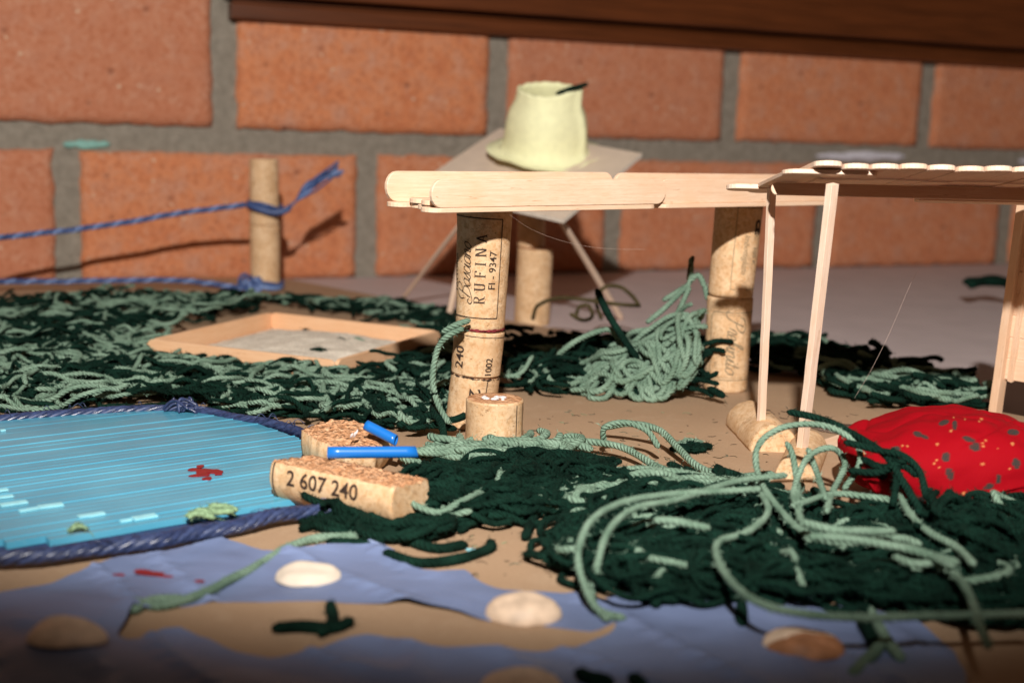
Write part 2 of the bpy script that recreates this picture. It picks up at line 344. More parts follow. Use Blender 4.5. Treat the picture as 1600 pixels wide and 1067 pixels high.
GL = {  # pen strokes on a 0..1 cap height; (width, [strokes of (x, y)])
 'R': (.72, [[(.14, 0), (.14, 1)], [(0, 0), (.30, 0)], [(0, 1), (.40, 1), (.58, .92), (.60, .74), (.50, .58), (.36, .54), (.14, .54)], [(.34, .54), (.56, .05), (.72, 0)]]),
 'U': (.78, [[(.16, 1), (.16, .28), (.24, .06), (.40, 0), (.56, .06), (.62, .28), (.62, 1)], [(0, 1), (.32, 1)], [(.48, 1), (.76, 1)]]),
 'F': (.62, [[(.14, 0), (.14, 1)], [(0, 0), (.30, 0)], [(0, 1), (.56, 1), (.57, .80)], [(.14, .52), (.42, .52)], [(.42, .60), (.42, .42)]]),
 'I': (.36, [[(.16, 0), (.16, 1)], [(0, 0), (.32, 0)], [(0, 1), (.32, 1)]]),
 'N': (.84, [[(.14, 0), (.14, 1), (.66, 0), (.66, 1)], [(0, 0), (.28, 0)], [(0, 1), (.18, 1)], [(.52, 1), (.80, 1)]]),
 'A': (.80, [[(.10, 0), (.38, 1), (.66, 0)], [(.20, .34), (.56, .34)], [(0, 0), (.24, 0)], [(.52, 0), (.78, 0)]]),
 'B2': (.95, [[(.05, .45), (-.1, .75), (.05, 1.05), (.5, 1.18), (.85, 1.0), (.8, .72), (.45, .6), (.8, .48), (.85, .15), (.5, -.05), (.1, -.15), (-.15, 0), (-.05, .2), (.15, .1)], [(.42, 1.05), (.38, .5), (.28, -.02)]]),
 'P2': (.85, [[(.0, .75), (.05, 1.05), (.45, 1.2), (.85, 1.05), (.85, .75), (.55, .52), (.35, .6)], [(.5, 1.08), (.42, .5), (.25, -.05), (-.05, -.1), (-.12, .08)]]),
 'a': (.50, [[(.42, .42), (.25, .52), (.05, .35), (.05, .1), (.2, 0), (.38, .15), (.42, .5), (.40, .08), (.52, .05)]]),
 's': (.40, [[(-.02, .05), (.2, .35), (.28, .55), (.3, .3), (.3, .08), (.15, -.02), (.04, .08)]]),
 'c': (.38, [[(.34, .42), (.2, .52), (.04, .32), (.06, .06), (.2, 0), (.40, .1)]]),
 'i': (.26, [[(.0, .1), (.12, .5), (.1, .1), (.16, 0), (.28, .1)], [(.15, .72), (.17, .78)]]),
 'n': (.52, [[(.04, .5), (.06, 0), (.12, .35), (.28, .52), (.36, .42), (.36, .08), (.44, 0), (.54, .1)]]),
 'o': (.44, [[(.22, .52), (.05, .35), (.05, .1), (.2, 0), (.38, .18), (.34, .45), (.22, .52), (.40, .46)]]),
 'r': (.36, [[(.0, .1), (.12, .55), (.28, .48), (.22, .1), (.28, 0), (.38, .1)]]),
 'e': (.40, [[(.04, .2), (.28, .32), (.26, .5), (.12, .5), (.04, .25), (.12, 0), (.38, .1)]]),
 'f': (.34, [[(.05, .2), (.25, .8), (.3, 1.05), (.2, 1.1), (.12, .8), (.02, -.35), (.0, -.4)], [(.02, .45), (.3, .45)]]),
 't': (.30, [[(.14, .85), (.08, .1), (.16, 0), (.30, .1)], [(-.02, .55), (.26, .55)]]),
}
def strokes2d(keys, size, pen, shear=0.0, gap=0.06, thin=0.5):
    """lettering drawn with a flat pen: upright strokes broad, level ones thin"""
    bm = bmesh.new(); total = sum(GL[k][0] + gap for k in keys) - gap; x0 = -total / 2
    for k in keys:
        w_, st = GL[k]
        for pts in st:
            P_ = np.array([[x0 + x, y - .5] for x, y in pts]) * size
            if len(P_) > 3: P_ = cr_spline([(x, y, 0) for x, y in P_], 0.035)[:, :2]
            else: P_ = np.vstack([P_[i] + (P_[i + 1] - P_[i]) * t for i in range(len(P_) - 1) for t in (np.arange(8) / 8)[:, None]] + [P_[-1:]])
            D = np.gradient(P_, axis=0); D /= np.linalg.norm(D, axis=1)[:, None] + 1e-9; Nn = np.stack([-D[:, 1], D[:, 0]], 1)
            wd = pen * (thin + (1 - thin) * np.abs(D[:, 1]))[:, None] / 2; prev = None
            for a, b in zip(P_ + Nn * wd, P_ - Nn * wd):
                cur = [bm.verts.new((q[0] + shear * q[1], q[1], 0)) for q in (a, b)]
                if prev: bm.faces.new((prev[0], prev[1], cur[1], cur[0]))
                prev = cur
        x0 += w_ + gap
    return bm
def strokes_on(ck, keys, z0, th0, size, pen, mode='up', shear=0.0, mat='ink', gap=0.06, thin=0.5):
    o, M4, rf = ck; return wrap(strokes2d(keys, size, pen, shear, gap, thin), M4, rf, z0, th0, mode, o, 'printed_text', mat)
def line_on(ck, pts, w_=0.045, mat='ink', name='printed_line', jit=0.0):     # pts (theta, z)
    o, M4, rf = ck; V = []; F = []
    rng = random.Random(5)
    for (t0, z0), (t1, z1) in zip(pts[:-1], pts[1:]):
        L = math.hypot((t1 - t0) * 1.2, z1 - z0); n = max(2, int(L / 0.09)); st = len(V)
        dt, dz = (t1 - t0) * 1.2 / L, (z1 - z0) / L
        for i in range(n + 1):
            a = i / n; ww = w_ * (1 + jit * rng.uniform(-1, 1)) / 2; j2 = jit * 0.02 * rng.uniform(-1, 1)
            for sg in (-1, 1):
                th = t0 + (t1 - t0) * a - sg * dz * ww / 1.2; z = z0 + (z1 - z0) * a + sg * dt * ww + j2; r = rf(z) + 0.02
                V.append((r * math.sin(th), -r * math.cos(th), z))
        for i in range(n): b = st + 2 * i; F.append([b, b + 1, b + 3, b + 2])
    return mk(name, V, F, mat, o, M4=M4)

def stick_mesh(L, W, T, n=9, bow=0.0, cutend=False):
    """craft stick: local x 0..L, y +-W/2, z 0..T, round ends, softened edges, slight bow"""
    R = W / 2; prof = []
    for i in range(n + 1):
        a = math.pi / 2 + math.pi * i / n; prof.append((R * 0.86 + R * 0.86 * math.cos(a), R * math.sin(a)))
    for k in range(1, 8): prof.append((R + (L - 2 * R) * k / 8, -R))
    for i in range(n + 1):
        a = -math.pi / 2 + math.pi * i / n
        prof.append((L, R * math.sin(a)) if cutend else (L - R * 0.86 + R * 0.86 * math.cos(a), R * math.sin(a)))
    for k in range(7, 0, -1): prof.append((R + (L - 2 * R) * k / 8, R))
    N = len(prof); V = []
    e = min(0.02, T * 0.2); cx = L / 2
    for z, ins in ((0, e), (e, 0), (T - e, 0), (T, e)):
        for x, y in prof:
            q = math.hypot(x - cx, y); xx = x - ins * (1 if x > cx else -1) * (1 if abs(x - cx) > cx - R else 0); yy = y - ins * (1 if y > 0 else -1)
            V.append((xx, yy, z + bow * (4 * (x / L) * (1 - x / L))))
    F = [list(range(N))[::-1]] + [[k * N + i, k * N + (i + 1) % N, (k + 1) * N + (i + 1) % N, (k + 1) * N + i] for k in range(3) for i in range(N)] + [[3 * N + i for i in range(N)]]
    return V, F
def stick(name, p0, xdir, zdir, L, W, T, parent, mat='stick', bow=0.0, cutend=False):
    V, F = stick_mesh(L, W, T, bow=bow, cutend=cutend)
    return mk(name, V, F, mat, parent, M4=frame_x(p0, xdir, zdir))
def beam_between(name, p0, p1, W, T, up, parent, mat='stick'):
    d = Vector(p1) - Vector(p0); L = d.length; V = []; e = 0.015
    rng = random.Random(int(L * 1000)); n = 14
    prof = [(-W/2+e,-T/2),(W/2-e,-T/2),(W/2,-T/2+e),(W/2,T/2-e),(W/2-e,T/2),(-W/2+e,T/2),(-W/2,T/2-e),(-W/2,-T/2+e)]
    for i in range(n + 1):
        jy, jz = (rng.uniform(-1, 1) * 0.008 for _ in range(2))
        for y, z in prof: V.append((L * i / n, y + jy, z + jz))
    F = [list(range(8))[::-1], [n * 8 + i for i in range(8)]]
    for i in range(n):
        for j in range(8): F.append([i*8+j, i*8+(j+1)%8, (i+1)*8+(j+1)%8, (i+1)*8+j])
    return mk(name, V, F, mat, parent, M4=frame_x(p0, d, up))

def cr_spline(pts, step=0.12):
    P = np.array(pts, float); P = np.vstack([2 * P[0] - P[1], P, 2 * P[-1] - P[-2]]); out = []
    for i in range(1, len(P) - 2):
        a, b, c, d = P[i-1:i+3]; n = max(2, int(np.linalg.norm(c - b) / step))
        t = (np.arange(n) / n)[:, None]
        out.append(0.5 * ((2*b) + (-a+c)*t + (2*a-5*b+4*c-d)*t**2 + (-a+3*b-3*c+d)*t**3))
    out.append(P[-2][None]); return np.vstack(out)
def tubes(curves, radii, mids, nv=9, lobes=3, lobe=0.17, twist=5.2, taper=0.0, phase=None):
    """many tubes as numpy arrays; lobed cross-section turning along the strand reads as plied yarn"""
    VV = []; FF = []; MI = []; st = 0; UV = []
    for ci, C in enumerate(curves):
        n = len(C)
        if n < 3: continue
        T = np.gradient(C, axis=0); T /= np.linalg.norm(T, axis=1)[:, None] + 1e-9
        ref = np.where(np.abs(T[:, 2:3]) > 0.9, np.array([[0, 1.0, 0]]), np.array([[0, 0, 1.0]]))
        n1 = np.cross(T, ref); n1 /= np.linalg.norm(n1, axis=1)[:, None] + 1e-9; n2 = np.cross(n1, T)
        s = np.concatenate([[0], np.cumsum(np.linalg.norm(np.diff(C, axis=0), axis=1))])
        a = np.linspace(0, 2 * np.pi, nv, endpoint=False)[None, :]
        r = radii[ci] * (1 + lobe * np.cos(lobes * a - twist * s[:, None] / max(radii[ci], .03) * 0.16 * lobes))
        if taper: r = r * (1 - taper * (s / s[-1]))[:, None]
        e = np.minimum(1, np.minimum(s, s[-1] - s) / (radii[ci] * 1.6) + 0.4)[:, None]; r = r * e
        V = C[:, None, :] + r[..., None] * (np.cos(a)[..., None] * n1[:, None, :] + np.sin(a)[..., None] * n2[:, None, :])
        VV.append(V.reshape(-1, 3)); i = np.arange(n - 1)[:, None] * nv; j = np.arange(nv)[None, :]; j2 = (j + 1) % nv
        F = np.stack([i + j, i + nv + j, i + nv + j2, i + j2], -1).reshape(-1, 4) + st
        FF.append(F); MI.append(np.full(len(F), mids[ci]))
        ui = np.broadcast_to(j / nv, (n - 1, nv)); uj = np.broadcast_to((j + 1) / nv, (n - 1, nv)); v0 = np.broadcast_to(s[:-1, None], (n - 1, nv)); v1 = np.broadcast_to(s[1:, None], (n - 1, nv))
        UV.append(np.stack([np.stack([ui, v0], -1), np.stack([ui, v1], -1), np.stack([uj, v1], -1), np.stack([uj, v0], -1)], -2).reshape(-1, 4, 2))
        cs = len(C) * nv
        # end caps (quads folded from ring pairs)
        caps = []
        for b, rev in ((st, False), (st + (n - 1) * nv, True)):
            for k in range(1, nv - 2, 2):
                q = [b, b + k, b + k + 1, b + min(k + 2, nv - 1)]; caps.append(q[::-1] if rev else q)
        FF.append(np.array(caps)); MI.append(np.full(len(caps), mids[ci])); UV.append(np.zeros((len(caps), 4, 2))); st += cs
    global LAST_UV; LAST_UV = np.vstack(UV)
    return np.vstack(VV), np.vstack(FF), np.concatenate(MI)
def fuzz(curves, radii, mids, per_cm, rs, L=(0.06, 0.26), wd=0.006):
    V = []; M_ = []
    for C, r, mid in zip(curves, radii, mids):
        Ls = np.linalg.norm(np.diff(C, axis=0), axis=1).sum(); n = int(Ls * per_cm * (3.0 if mid == 0 else 1.7))
        if n < 1: continue
        idx = rs.integers(0, len(C) - 1, n); P = C[idx] + (C[idx + 1] - C[idx]) * rs.random((n, 1))
        D = rs.normal(size=(n, 3)); D /= np.linalg.norm(D, axis=1)[:, None]
        T = C[idx + 1] - C[idx]; T /= np.linalg.norm(T, axis=1)[:, None] + 1e-9
        out = P + D * r * 0.85; tip = out + (D * 0.7 + T * rs.normal(size=(n, 1)) * 0.6) * rs.uniform(*L, (n, 1)) * (1.25 if mid == 0 else 1.0)
        side = np.cross(D, T) * wd
        mid_ = (out + tip) / 2 + rs.normal(size=(n, 3)) * 0.015
        V.append(np.stack([out - side, out + side, mid_ + side * 0.8, tip], 1).reshape(-1, 3)); M_.append(np.full(n, mid))
    if not V: return np.zeros((0, 3)), np.zeros((0, 4), int), np.zeros(0)
    V = np.vstack(V); return V, np.arange(len(V)).reshape(-1, 4), np.concatenate(M_)
YM = ['dark_yarn', 'light_yarn', 'olive_yarn']
def yarn_obj(name, curves, radii, mids, label, cat, group=None, kind=None, fz=14, seed=1, parent=None):
    V, F, mi = tubes(curves, radii, mids, nv=7, lobes=2, lobe=0.05, twist=2); uvs = LAST_UV
    if fz:
        V2, F2, m2 = fuzz(curves, radii, mids, fz, np.random.default_rng(seed))
        F = np.vstack([F, F2 + len(V)]); V = np.vstack([V, V2]); mi = np.concatenate([mi, m2]); uvs = np.vstack([uvs, np.full((len(F2), 4, 2), 0.15)])
    o = mk(name, V, F, YM, parent, smooth=True, matidx=mi)
    ul = o.data.uv_layers.new(name='UVMap'); ul.data.foreach_set('uv', uvs.astype(np.float32).ravel())
    return tag(o, label, cat, group, kind) if parent is None else o
def inpoly(x, y, P):
    c = False; n = len(P)
    for i in range(n):
        x0, y0 = P[i][:2]; x1, y1 = P[i-1][:2]
        if (y0 > y) != (y1 > y) and x < (x1 - x0) * (y - y0) / (y1 - y0) + x0: c = not c
    return c
EXC = []                                    # (polygon or (x,y,r)) areas yarn keeps out of
def blocked(x, y, z):
    for e in EXC:
        if len(e) == 3 and not hasattr(e[0], '__len__'):
            if (x - e[0])**2 + (y - e[1])**2 < e[2]**2: return True
        elif inpoly(x, y, e): return True
    return False
def heap(poly_px, n, light, H, L=(3, 8), r=(0.15, 0.2), heading=None, spread=0.5, curl=0.35, seed=1, gap=0.0, step=0.14, wav=0.25, rl=None, zmin=0.0):
    """strands lying on one another inside a ground polygon; H(x, y) is the heap's height"""
    P = [G(*p) for p in poly_px]; xs = [p[0] for p in P]; ys = [p[1] for p in P]; rng = random.Random(seed); mx = sum(xs) / len(xs); my = sum(ys) / len(ys)
    curves = []; radii = []; mids = []; tries = 0
    while len(curves) < n and tries < n * 30:
        tries += 1
        x = rng.uniform(min(xs), max(xs)); y = rng.uniform(min(ys), max(ys))
        if not inpoly(x, y, P) or blocked(x, y, 0): continue
        hd = (rng.uniform(0, 2 * math.pi) if heading is None else heading + rng.gauss(0, spread) + (math.pi if rng.random() < .5 else 0))
        Ln = rng.uniform(*L); k = int(Ln / step); lt = rng.random() < light * (1 if light > .8 else 1.9 * min(1, max(.12, .5 + 1.3 * mn.noise(Vector((x * .33, y * .33, seed))))))
        rr = rng.uniform(*r) * (0.95 if lt else 0.92)
        cv = rng.gauss(0, curl * 0.5); ph = rng.uniform(0, 9); f = rng.random() ** 0.7
        if lt: f = 0.45 + 0.55 * f
        pts = []; q = rng.uniform(0, 99); z0 = None
        for i in range(k):
            if i > 2 and (blocked(x, y, 0)): break
            h = H(x, y)
            z = rr + zmin + max(0, h - 0.1) * f * (0.75 + 0.5 * mn.noise(Vector((q, i * step * 0.45, 0)))) + wav * 0.5 * mn.noise(Vector((i * step * 0.9, q, 3)))
            z = max(rr * 0.9 + zmin, z); z0 = z if z0 is None else z0 + (z - z0) * 0.5
            pts.append((x, y, z0))
            if not inpoly(x, y, P):
                if rng.random() < 0.035: break
                da_ = (math.atan2(my - y, mx - x) - hd + math.pi) % (2 * math.pi) - math.pi; hd += max(-.16, min(.16, da_ * 0.12)); cv *= .8
            cv += rng.gauss(0, 0.085); cv *= 0.97; hd += cv * step * 2.2
            x += math.cos(hd) * step; y += math.sin(hd) * step
        if len(pts) > 6: curves.append(np.array(pts)); radii.append(rr); mids.append(1 if lt else 0)
    return curves, radii, mids

# ------------------------------------------------------------------ setting: table, board
def slab(name, pts, z1, th, mat, sub=None):
    n = len(pts); V = [(p[0], p[1], z1) for p in pts] + [(p[0], p[1], z1 - th) for p in pts]
    F = [list(range(n)), list(range(n, 2 * n))[::-1]] + [[i, n + i, n + (i + 1) % n, (i + 1) % n] for i in range(n)]
    return mk(name, V, F, mat)
WA, WD = 0.435, 125.984
WS, WL, ZM = -27.929, 25.639, 11.631
wx, wy = math.cos(WA), math.sin(WA)
def WP(s, z, out=0.0): return np.array([s * wx + out * wy, WD + s * wy - out * wx, z])     # out = towards the camera
o = slab('tabletop', [WP(-110, 0)[:2] + 0, (-75, 5), (110, 5), WP(150, 0)[:2]], -0.45, 3.0, 'table'); tag(o, kind='structure')
e1, e2 = G(455, 437), G(1545, 640); d12 = (e2 - e1) / np.linalg.norm(e2 - e1)
B = [e1 - d12 * 0, e2 + d12 * 8, (40, 8), (-72, 8), tuple(WP(-92, 0, 1.0)[:2]), tuple(WP(-33, 0, 0.8)[:2])]
bp = []
for i in range(len(B)):
    a, b = np.array(B[i][:2], float), np.array(B[(i + 1) % len(B)][:2], float); k = 12 if i < 2 else 2
    for j in range(k): q = a + (b - a) * j / k; bp.append(q)
o = slab('ground_board', bp[::-1], 0.0, 0.4, 'board'); tag(o, kind='structure')

# ------------------------------------------------------------------ brick wall
wall = empty('brick_wall', WP(0, -0.45), 'orange brick wall with wide grey mortar joints behind the whole model', 'wall')
WO = Matrix((Vector((wx, wy, 0)), Vector((wy, -wx, 0)) * -1, Vector((0, 0, 1)))).transposed().to_4x4()
def wallframe(s, z, out=0.0): M = WO.copy(); M.translation = Vector(WP(s, z, out)); return M     # local x along wall, -y outward, z up
# mortar as a rough sheet
n1, n2 = 240, 60; V = []; rngm = random.Random(3)
for j in range(n2 + 1):
    for i in range(n1 + 1):
        s = -95 + 230 * i / n1; z = -0.5 + 46 * j / n2
        V.append((s, 0.15 * mn.noise(Vector((s * 0.9, z * 0.9, 0))), z))
F = [[j * (n1 + 1) + i, j * (n1 + 1) + i + 1, (j + 1) * (n1 + 1) + i + 1, (j + 1) * (n1 + 1) + i] for j in range(n2) for i in range(n1)]
V = [(x, y, z) for x, y, z in V]
mk('mortar', V, F, 'mortar', wall, M4=wallframe(0, 0.0), smooth=True)
def brick(s0, s1, z0, z1, seed):
    so = seed * 7.31; nx, nz = 40, 18; w_, h_ = s1 - s0, z1 - z0; D = 0.55; V = []
    for j in range(nz + 1):
        for i in range(nx + 1):
            u, v = i / nx, j / nz; x = u * w_; z = v * h_
            ex = min(u, 1 - u) * w_; ez = min(v, 1 - v) * h_
            # ragged outline
            if i in (0, nx): x += 0.22 * mn.noise(Vector((so, z * 0.8, 1))) + 0.1 * mn.noise(Vector((so, z * 2.5, 5)))
            if j in (0, nz): z += 0.20 * mn.noise(Vector((x * 0.7, so, 2))) + 0.1 * mn.noise(Vector((x * 2.2, so, 2)))
            rd = 0.35; k = max(0, 1 - min(ex, ez) / rd)
            y = -D + 0.25 * k * k + 0.05 * mn.noise(Vector((x * 0.9 + so, z * 0.9, 0))) + 0.03 * mn.noise(Vector((x * 3 + so, z * 3, 0)))
            V.append((x, y, z))
    F = [[j * (nx + 1) + i, j * (nx + 1) + i + 1, (j + 1) * (nx + 1) + i + 1, (j + 1) * (nx + 1) + i] for j in range(nz) for i in range(nx)]
    ring = [i for i in range(nx + 1)] + [(j) * (nx + 1) + nx for j in range(1, nz + 1)] + [nz * (nx + 1) + i for i in range(nx - 1, -1, -1)] + [j * (nx + 1) for j in range(nz - 1, 0, -1)]
    st = len(V)
    for r in ring: V.append((V[r][0], 0.6, V[r][2]))
    n = len(ring)
    for i in range(n): F.append([ring[i], st + i, st + (i + 1) % n, ring[(i + 1) % n]])
    return mk('brick', V, F, 'brick', wall, M4=wallframe(s0, z0), smooth=True)
sd = 1
JH = 1.0                                    # half joint
for row, (z0, z1, off) in enumerate([(-0.4, ZM - JH, 0.5), (ZM + JH, ZM + 13.2, 0.0), (ZM + 15.2, ZM + 27, 0.5)]):
    for k in range(-3, 5):
        s0 = WS + (k + off) * WL + 1.05 + (sd * 37 % 5 - 2) * 0.06; s1 = WS + (k + 1 + off) * WL - 1.05 + (sd * 53 % 5 - 2) * 0.06
        brick(s0, s1, z0 + (sd % 3) * 0.05, z1 - (sd % 4) * 0.05, sd); sd += 1
def wall_xy(px, py):                        # (s, z) on the wall plane for a pixel
    a, b, c = ray(px, py); # point t*(a,b): b t = WD + s wy ; a t = s wx
    t = WD / (b - a * wy / wx); return a * t / wx, HC + c * t
def smear(name, px0, px1, py, th, mat, seed, depth=0.3):
    s0, z0 = wall_xy(px0, py); s1, z1 = wall_xy(px1, py); V = []; F = []; n = 26
    for i in range(n + 1):
        t = i / n; s = s0 + (s1 - s0) * t; zc = z0 + (z1 - z0) * t + 0.12 * mn.noise(Vector((t * 5, seed, 0))); hh = th / 2 * (math.sin(math.pi * min(1, max(0.02, t))) ** 0.4) * (0.8 + 0.5 * mn.noise(Vector((t * 6, seed, 3))))
        for q in (-1, -0.5, 0.5, 1): V.append((s, -0.13 - depth * (1 if abs(q) < 0.9 else 0.3), zc + hh * q))
    for i in range(n):
        for j in range(3): b = i * 4 + j; F.append([b, b + 4, b + 5, b + 1])
    o = mk(name, V, F, mat, wall, M4=wallframe(0, 0), smooth=True); return o
smear('paint_smear', 98, 172, 226, 0.9, 'turq', 2)['label'] = 'turquoise paint smear on the mortar'
smear('paint_smear', 1272, 1412, 244, 1.15, 'whitepaint', 4)['label'] = 'whitish paint smear on the mortar'
smear('paint_smear', 1588, 1690, 252, 1.0, 'whitepaint', 7)['label'] = 'whitish paint smear at the right of the wall'

# stained wooden window ledge along the top of the wall
sL = wall_xy(352, 20)[0]; zW = 21.73
ledge = empty('wooden_ledge', WP(sL, zW), 'dark stained wooden window ledge with a groove along the top of the brick wall', 'ledge')
def wallbox(name, s0, s1, z0, z1, out0, out1, mat, par):
    b = 0.12; V = []
    n = 24
    for i in range(n + 1):
        s = s0 + (s1 - s0) * i / n
        for y, z in ((-out0, z0), (-out1 + b, z0), (-out1, z0 + b), (-out1, z1 - b), (-out1 + b, z1), (-out0, z1)): V.append((s, y, z))
    F = [[k for k in range(6)][::-1], [n * 6 + k for k in range(6)]]
    for i in range(n):
        for k in range(6): F.append([i * 6 + k, i * 6 + (k + 1) % 6, (i + 1) * 6 + (k + 1) % 6, (i + 1) * 6 + k])
    return mk(name, V, F, mat, par, M4=wallframe(0, 0), smooth=False)
wallbox('moulding', sL + 0.2, 140, zW, zW + 1.35, 0.1, 1.5, 'dwood', ledge)
wallbox('groove_strip', sL + 0.5, 140, zW + 1.355, zW + 1.95, 0.1, 0.75, 'dwood', ledge)
wallbox('ledge_board', sL - 0.5, 140, zW + 1.955, zW + 7.6, 0.1, 2.4, 'dwood', ledge)
fr = empty('window_frame', WP(sL, zW + 7.7), 'pale grey window frame resting on the wooden ledge at the top right corner', 'window frame')
wallbox('frame_bar', sL + 3, 140, zW + 7.65, zW + 14, 0.2, 1.2, 'window', fr)

# ------------------------------------------------------------------ bridge of craft sticks on cork pillars
BA = 0.665; be = np.array([math.cos(BA), math.sin(BA), 0.0]); bn = np.array([-math.sin(BA), math.cos(BA), 0.0])
P0 = np.array([-3.58, 53.6, 10.06]); UP = (0, 0, 1)
bridge = empty('bridge', (4, 61, 0), 'long bridge of pale craft sticks on two pillars of stacked wine corks', 'bridge')
ST = 0.2
def deck(s, n_, z, L, W=1.15, rot=0.0, tilt=0.0, mat='stick', T=ST):
    p = P0 + be * s + bn * n_ + np.array([0, 0, z]); d = be * math.cos(rot) + bn * math.sin(rot) + np.array([0, 0, tilt]); return stick('deck_stick', p, d, UP, L, W, T, bridge, mat)
deck(0.05, 0.40, -0.02, 12.8); deck(0.55, 1.35, 0.02, 12.3, rot=0.01); deck(0.75, 2.2, 0.02, 12.0); deck(0.1, 3.05, 0.03, 12.2, rot=0.01)
deck(0.45, 1.0, 0.23, 12.2, rot=-0.02, W=1.0); deck(0.6, 2.1, 0.24, 12.0, rot=0.0, W=1.0)
for i, (s, n_) in enumerate([(13.0, 0.42), (12.6, 1.4), (12.3, 2.3), (12.0, 3.1)]): deck(s, n_, -0.01 + 0.005 * i, 12.6 + 0.1 * i)
deck(12.9, 1.2, 0.23, 12.5, W=1.0)
def rail(s, n_, z, L, W=1.2, tilt=0.0, rot=0.0, mat='stick'):
    d = be * math.cos(rot) + bn * math.sin(rot) + np.array([0, 0, tilt]); p = P0 + be * s + bn * n_ + np.array([0, 0, z + W / 2])
    return stick('rail_stick', p, d, -bn, L, W, ST, bridge, mat)
rail(0.05, 0.02, 0.19, 13.2, 1.15, tilt=0.001)
rail(12.95, 0.18, 0.19, 12.6, 1.15, tilt=0.001, rot=-0.004)
rail(0.15, 3.55, 0.22, 13.0, 1.30, tilt=-0.002); rail(13.2, 3.55, 0.2, 12.6, 1.28, tilt=-0.006)
def mid(a, b): return (np.array(a) + np.array(b)) / 2
# left pillar: three corks, leaning
YP = 59.0
def PX(px, py, Y=YP): return A(px, py, Y)
lp0 = G(733, 664); lp0 = np.array([lp0[0], YP, 0.0])
a3 = np.array([PX(757, 332)[0] + 0.02, YP, P0[2] - 0.03]); a2 = PX(749.5, 512); a1 = PX(743, 584)
z2, z1 = a2[2], a1[2]; a2[1] = a1[1] = YP
ckA = cork('cork', lp0, a1 - (0, 0, 0.02), 1.10, 1.12, bridge, seed=1)
ckB = cork('cork', a1 + np.array([0.0, 0, 0.02]), a2 - (0, 0, 0.07), 1.12, 1.15, bridge, seed=2)
ckC = cork('cork', a2 + np.array([0.02, 0, 0.0]), a3, 1.10, 1.25, bridge, seed=3)
hC = np.linalg.norm(a3 - a2); hB = np.linalg.norm(a2 - a1); hA = np.linalg.norm(a1 - lp0)
# view angle at the pillar is nearly straight on, so theta = 0 faces the camera
print_on(ckC, 'FATTORIA', hC * 0.47, -1.22, 0.36, bold=0.002)
strokes_on(ckC, ['B2', 'a', 's', 'c', 'i', 'a', 'n', 'o'], hC * 0.50, -0.72, 0.68, 0.045, shear=0.35, gap=-.02, thin=.6)
strokes_on(ckC, list('RUFINA'), hC * 0.51, -0.06, 0.47, 0.065, gap=.50, thin=.45)
print_on(ckC, 'FI - 9347', hC * 0.50, 0.42, 0.47, sx=1.02, bold=0.004)
line_on(ckC, [(-1.5, hC * 0.115), (0.72, hC * 0.105), (0.72, hC * 0.915), (-1.5, hC * 0.93)], 0.05)
line_on(ckC, [(-1.6, 0.03), (1.7, 0.03)], 0.10, 'wineend', 'stain_ring', jit=0.6)
print_on(ckB, '240', 0.85, -0.72, 0.66, sx=1.05, bold=0.008)
print_on(ckB, '1002', 0.50, 0.55, 0.46, sx=0.95, bold=0.006)
line_on(ckB, [(-1.6, hB - 0.25), (1.6, hB - 0.3)], 0.03)
line_on(ckA, [(-1.6, hA - 0.03), (1.6, hA - 0.03)], 0.06, 'ink', jit=0.9)
print_on(ckA, '2 6', hA - 1.05, 0.05, 0.72, 'down', sx=1.3, bold=0.008)
line_on(ckA, [(0.55, hA - 0.1), (0.53, hA - 1.6)], 0.05)
# right pillar
YQ = 69.6
rp0 = np.array([A(1133, 605, YQ)[0], YQ, 0.0]); b2 = np.array([A(1155, 326, YQ)[0], YQ, P0[2] - 0.02]); b1 = A(1141, 462, YQ); b1[1] = YQ
ckD = cork('cork', rp0, b1 - (0, 0, 0.03), 1.16, 1.22, bridge, 'cork_pale', 'cork_pale', seed=5, rough=0.012)
ckE = cork('cork', b1, b2, 1.18, 1.26, bridge, 'cork_pale', 'cork_pale', seed=6, rough=0.012)
hD = np.linalg.norm(b1 - rp0); hE = np.linalg.norm(b2 - b1)
strokes_on(ckD, ['P2', 'r', 'e', 'f', 'i', 'n', 'i', 't', 'o'], hD * 0.50, 0.16, 0.86, 0.075, 'down', shear=0.3, mat='ink_faded', gap=.0, thin=.6)
line_on(ckD, [(1.3, hD * 0.85), (-0.85, hD * 0.85), (-1.0, hD * 0.80), (-1.0, hD * 0.19), (-0.85, hD * 0.14), (1.3, hD * 0.14)], 0.045, 'ink_faded')
line_on(ckD, [(1.3, hD * 0.825), (-0.82, hD * 0.825), (-0.95, hD * 0.78), (-0.95, hD * 0.20), (-0.82, hD * 0.165), (1.3, hD * 0.165)], 0.02, 'ink_faded')
print_on(ckD, 'Vr', hD * 0.30, -0.68, 0.32, 'down', mat='ink_faded'); print_on(ckD, 'CLASSICO', hD * 0.52, 1.02, 0.30, 'down', mat='ink_faded')
print_on(ckE, 'Imbottigliato', hE * 0.47, 0.32, 0.48, 'down', shear=0.3, mat='ink_faded', sx=0.85)
print_on(ckE, 'CE', hE * 0.76, 0.85, 0.62, 'down', bold=0.04); print_on(ckE, 'C   105 K', hE * 0.52, 0.80, 0.40, 'down', mat='ink_faded', bold=0.01)
line_on(ckE, [(1.2, hE * 0.955), (-0.2, hE * 0.955), (-0.2, hE * 0.10), (0.0, hE * 0.09)], 0.04, 'ink_faded')
line_on(ckE, [(0.5, hE * 0.1), (1.2, hE * 0.1)], 0.03, 'ink_faded')

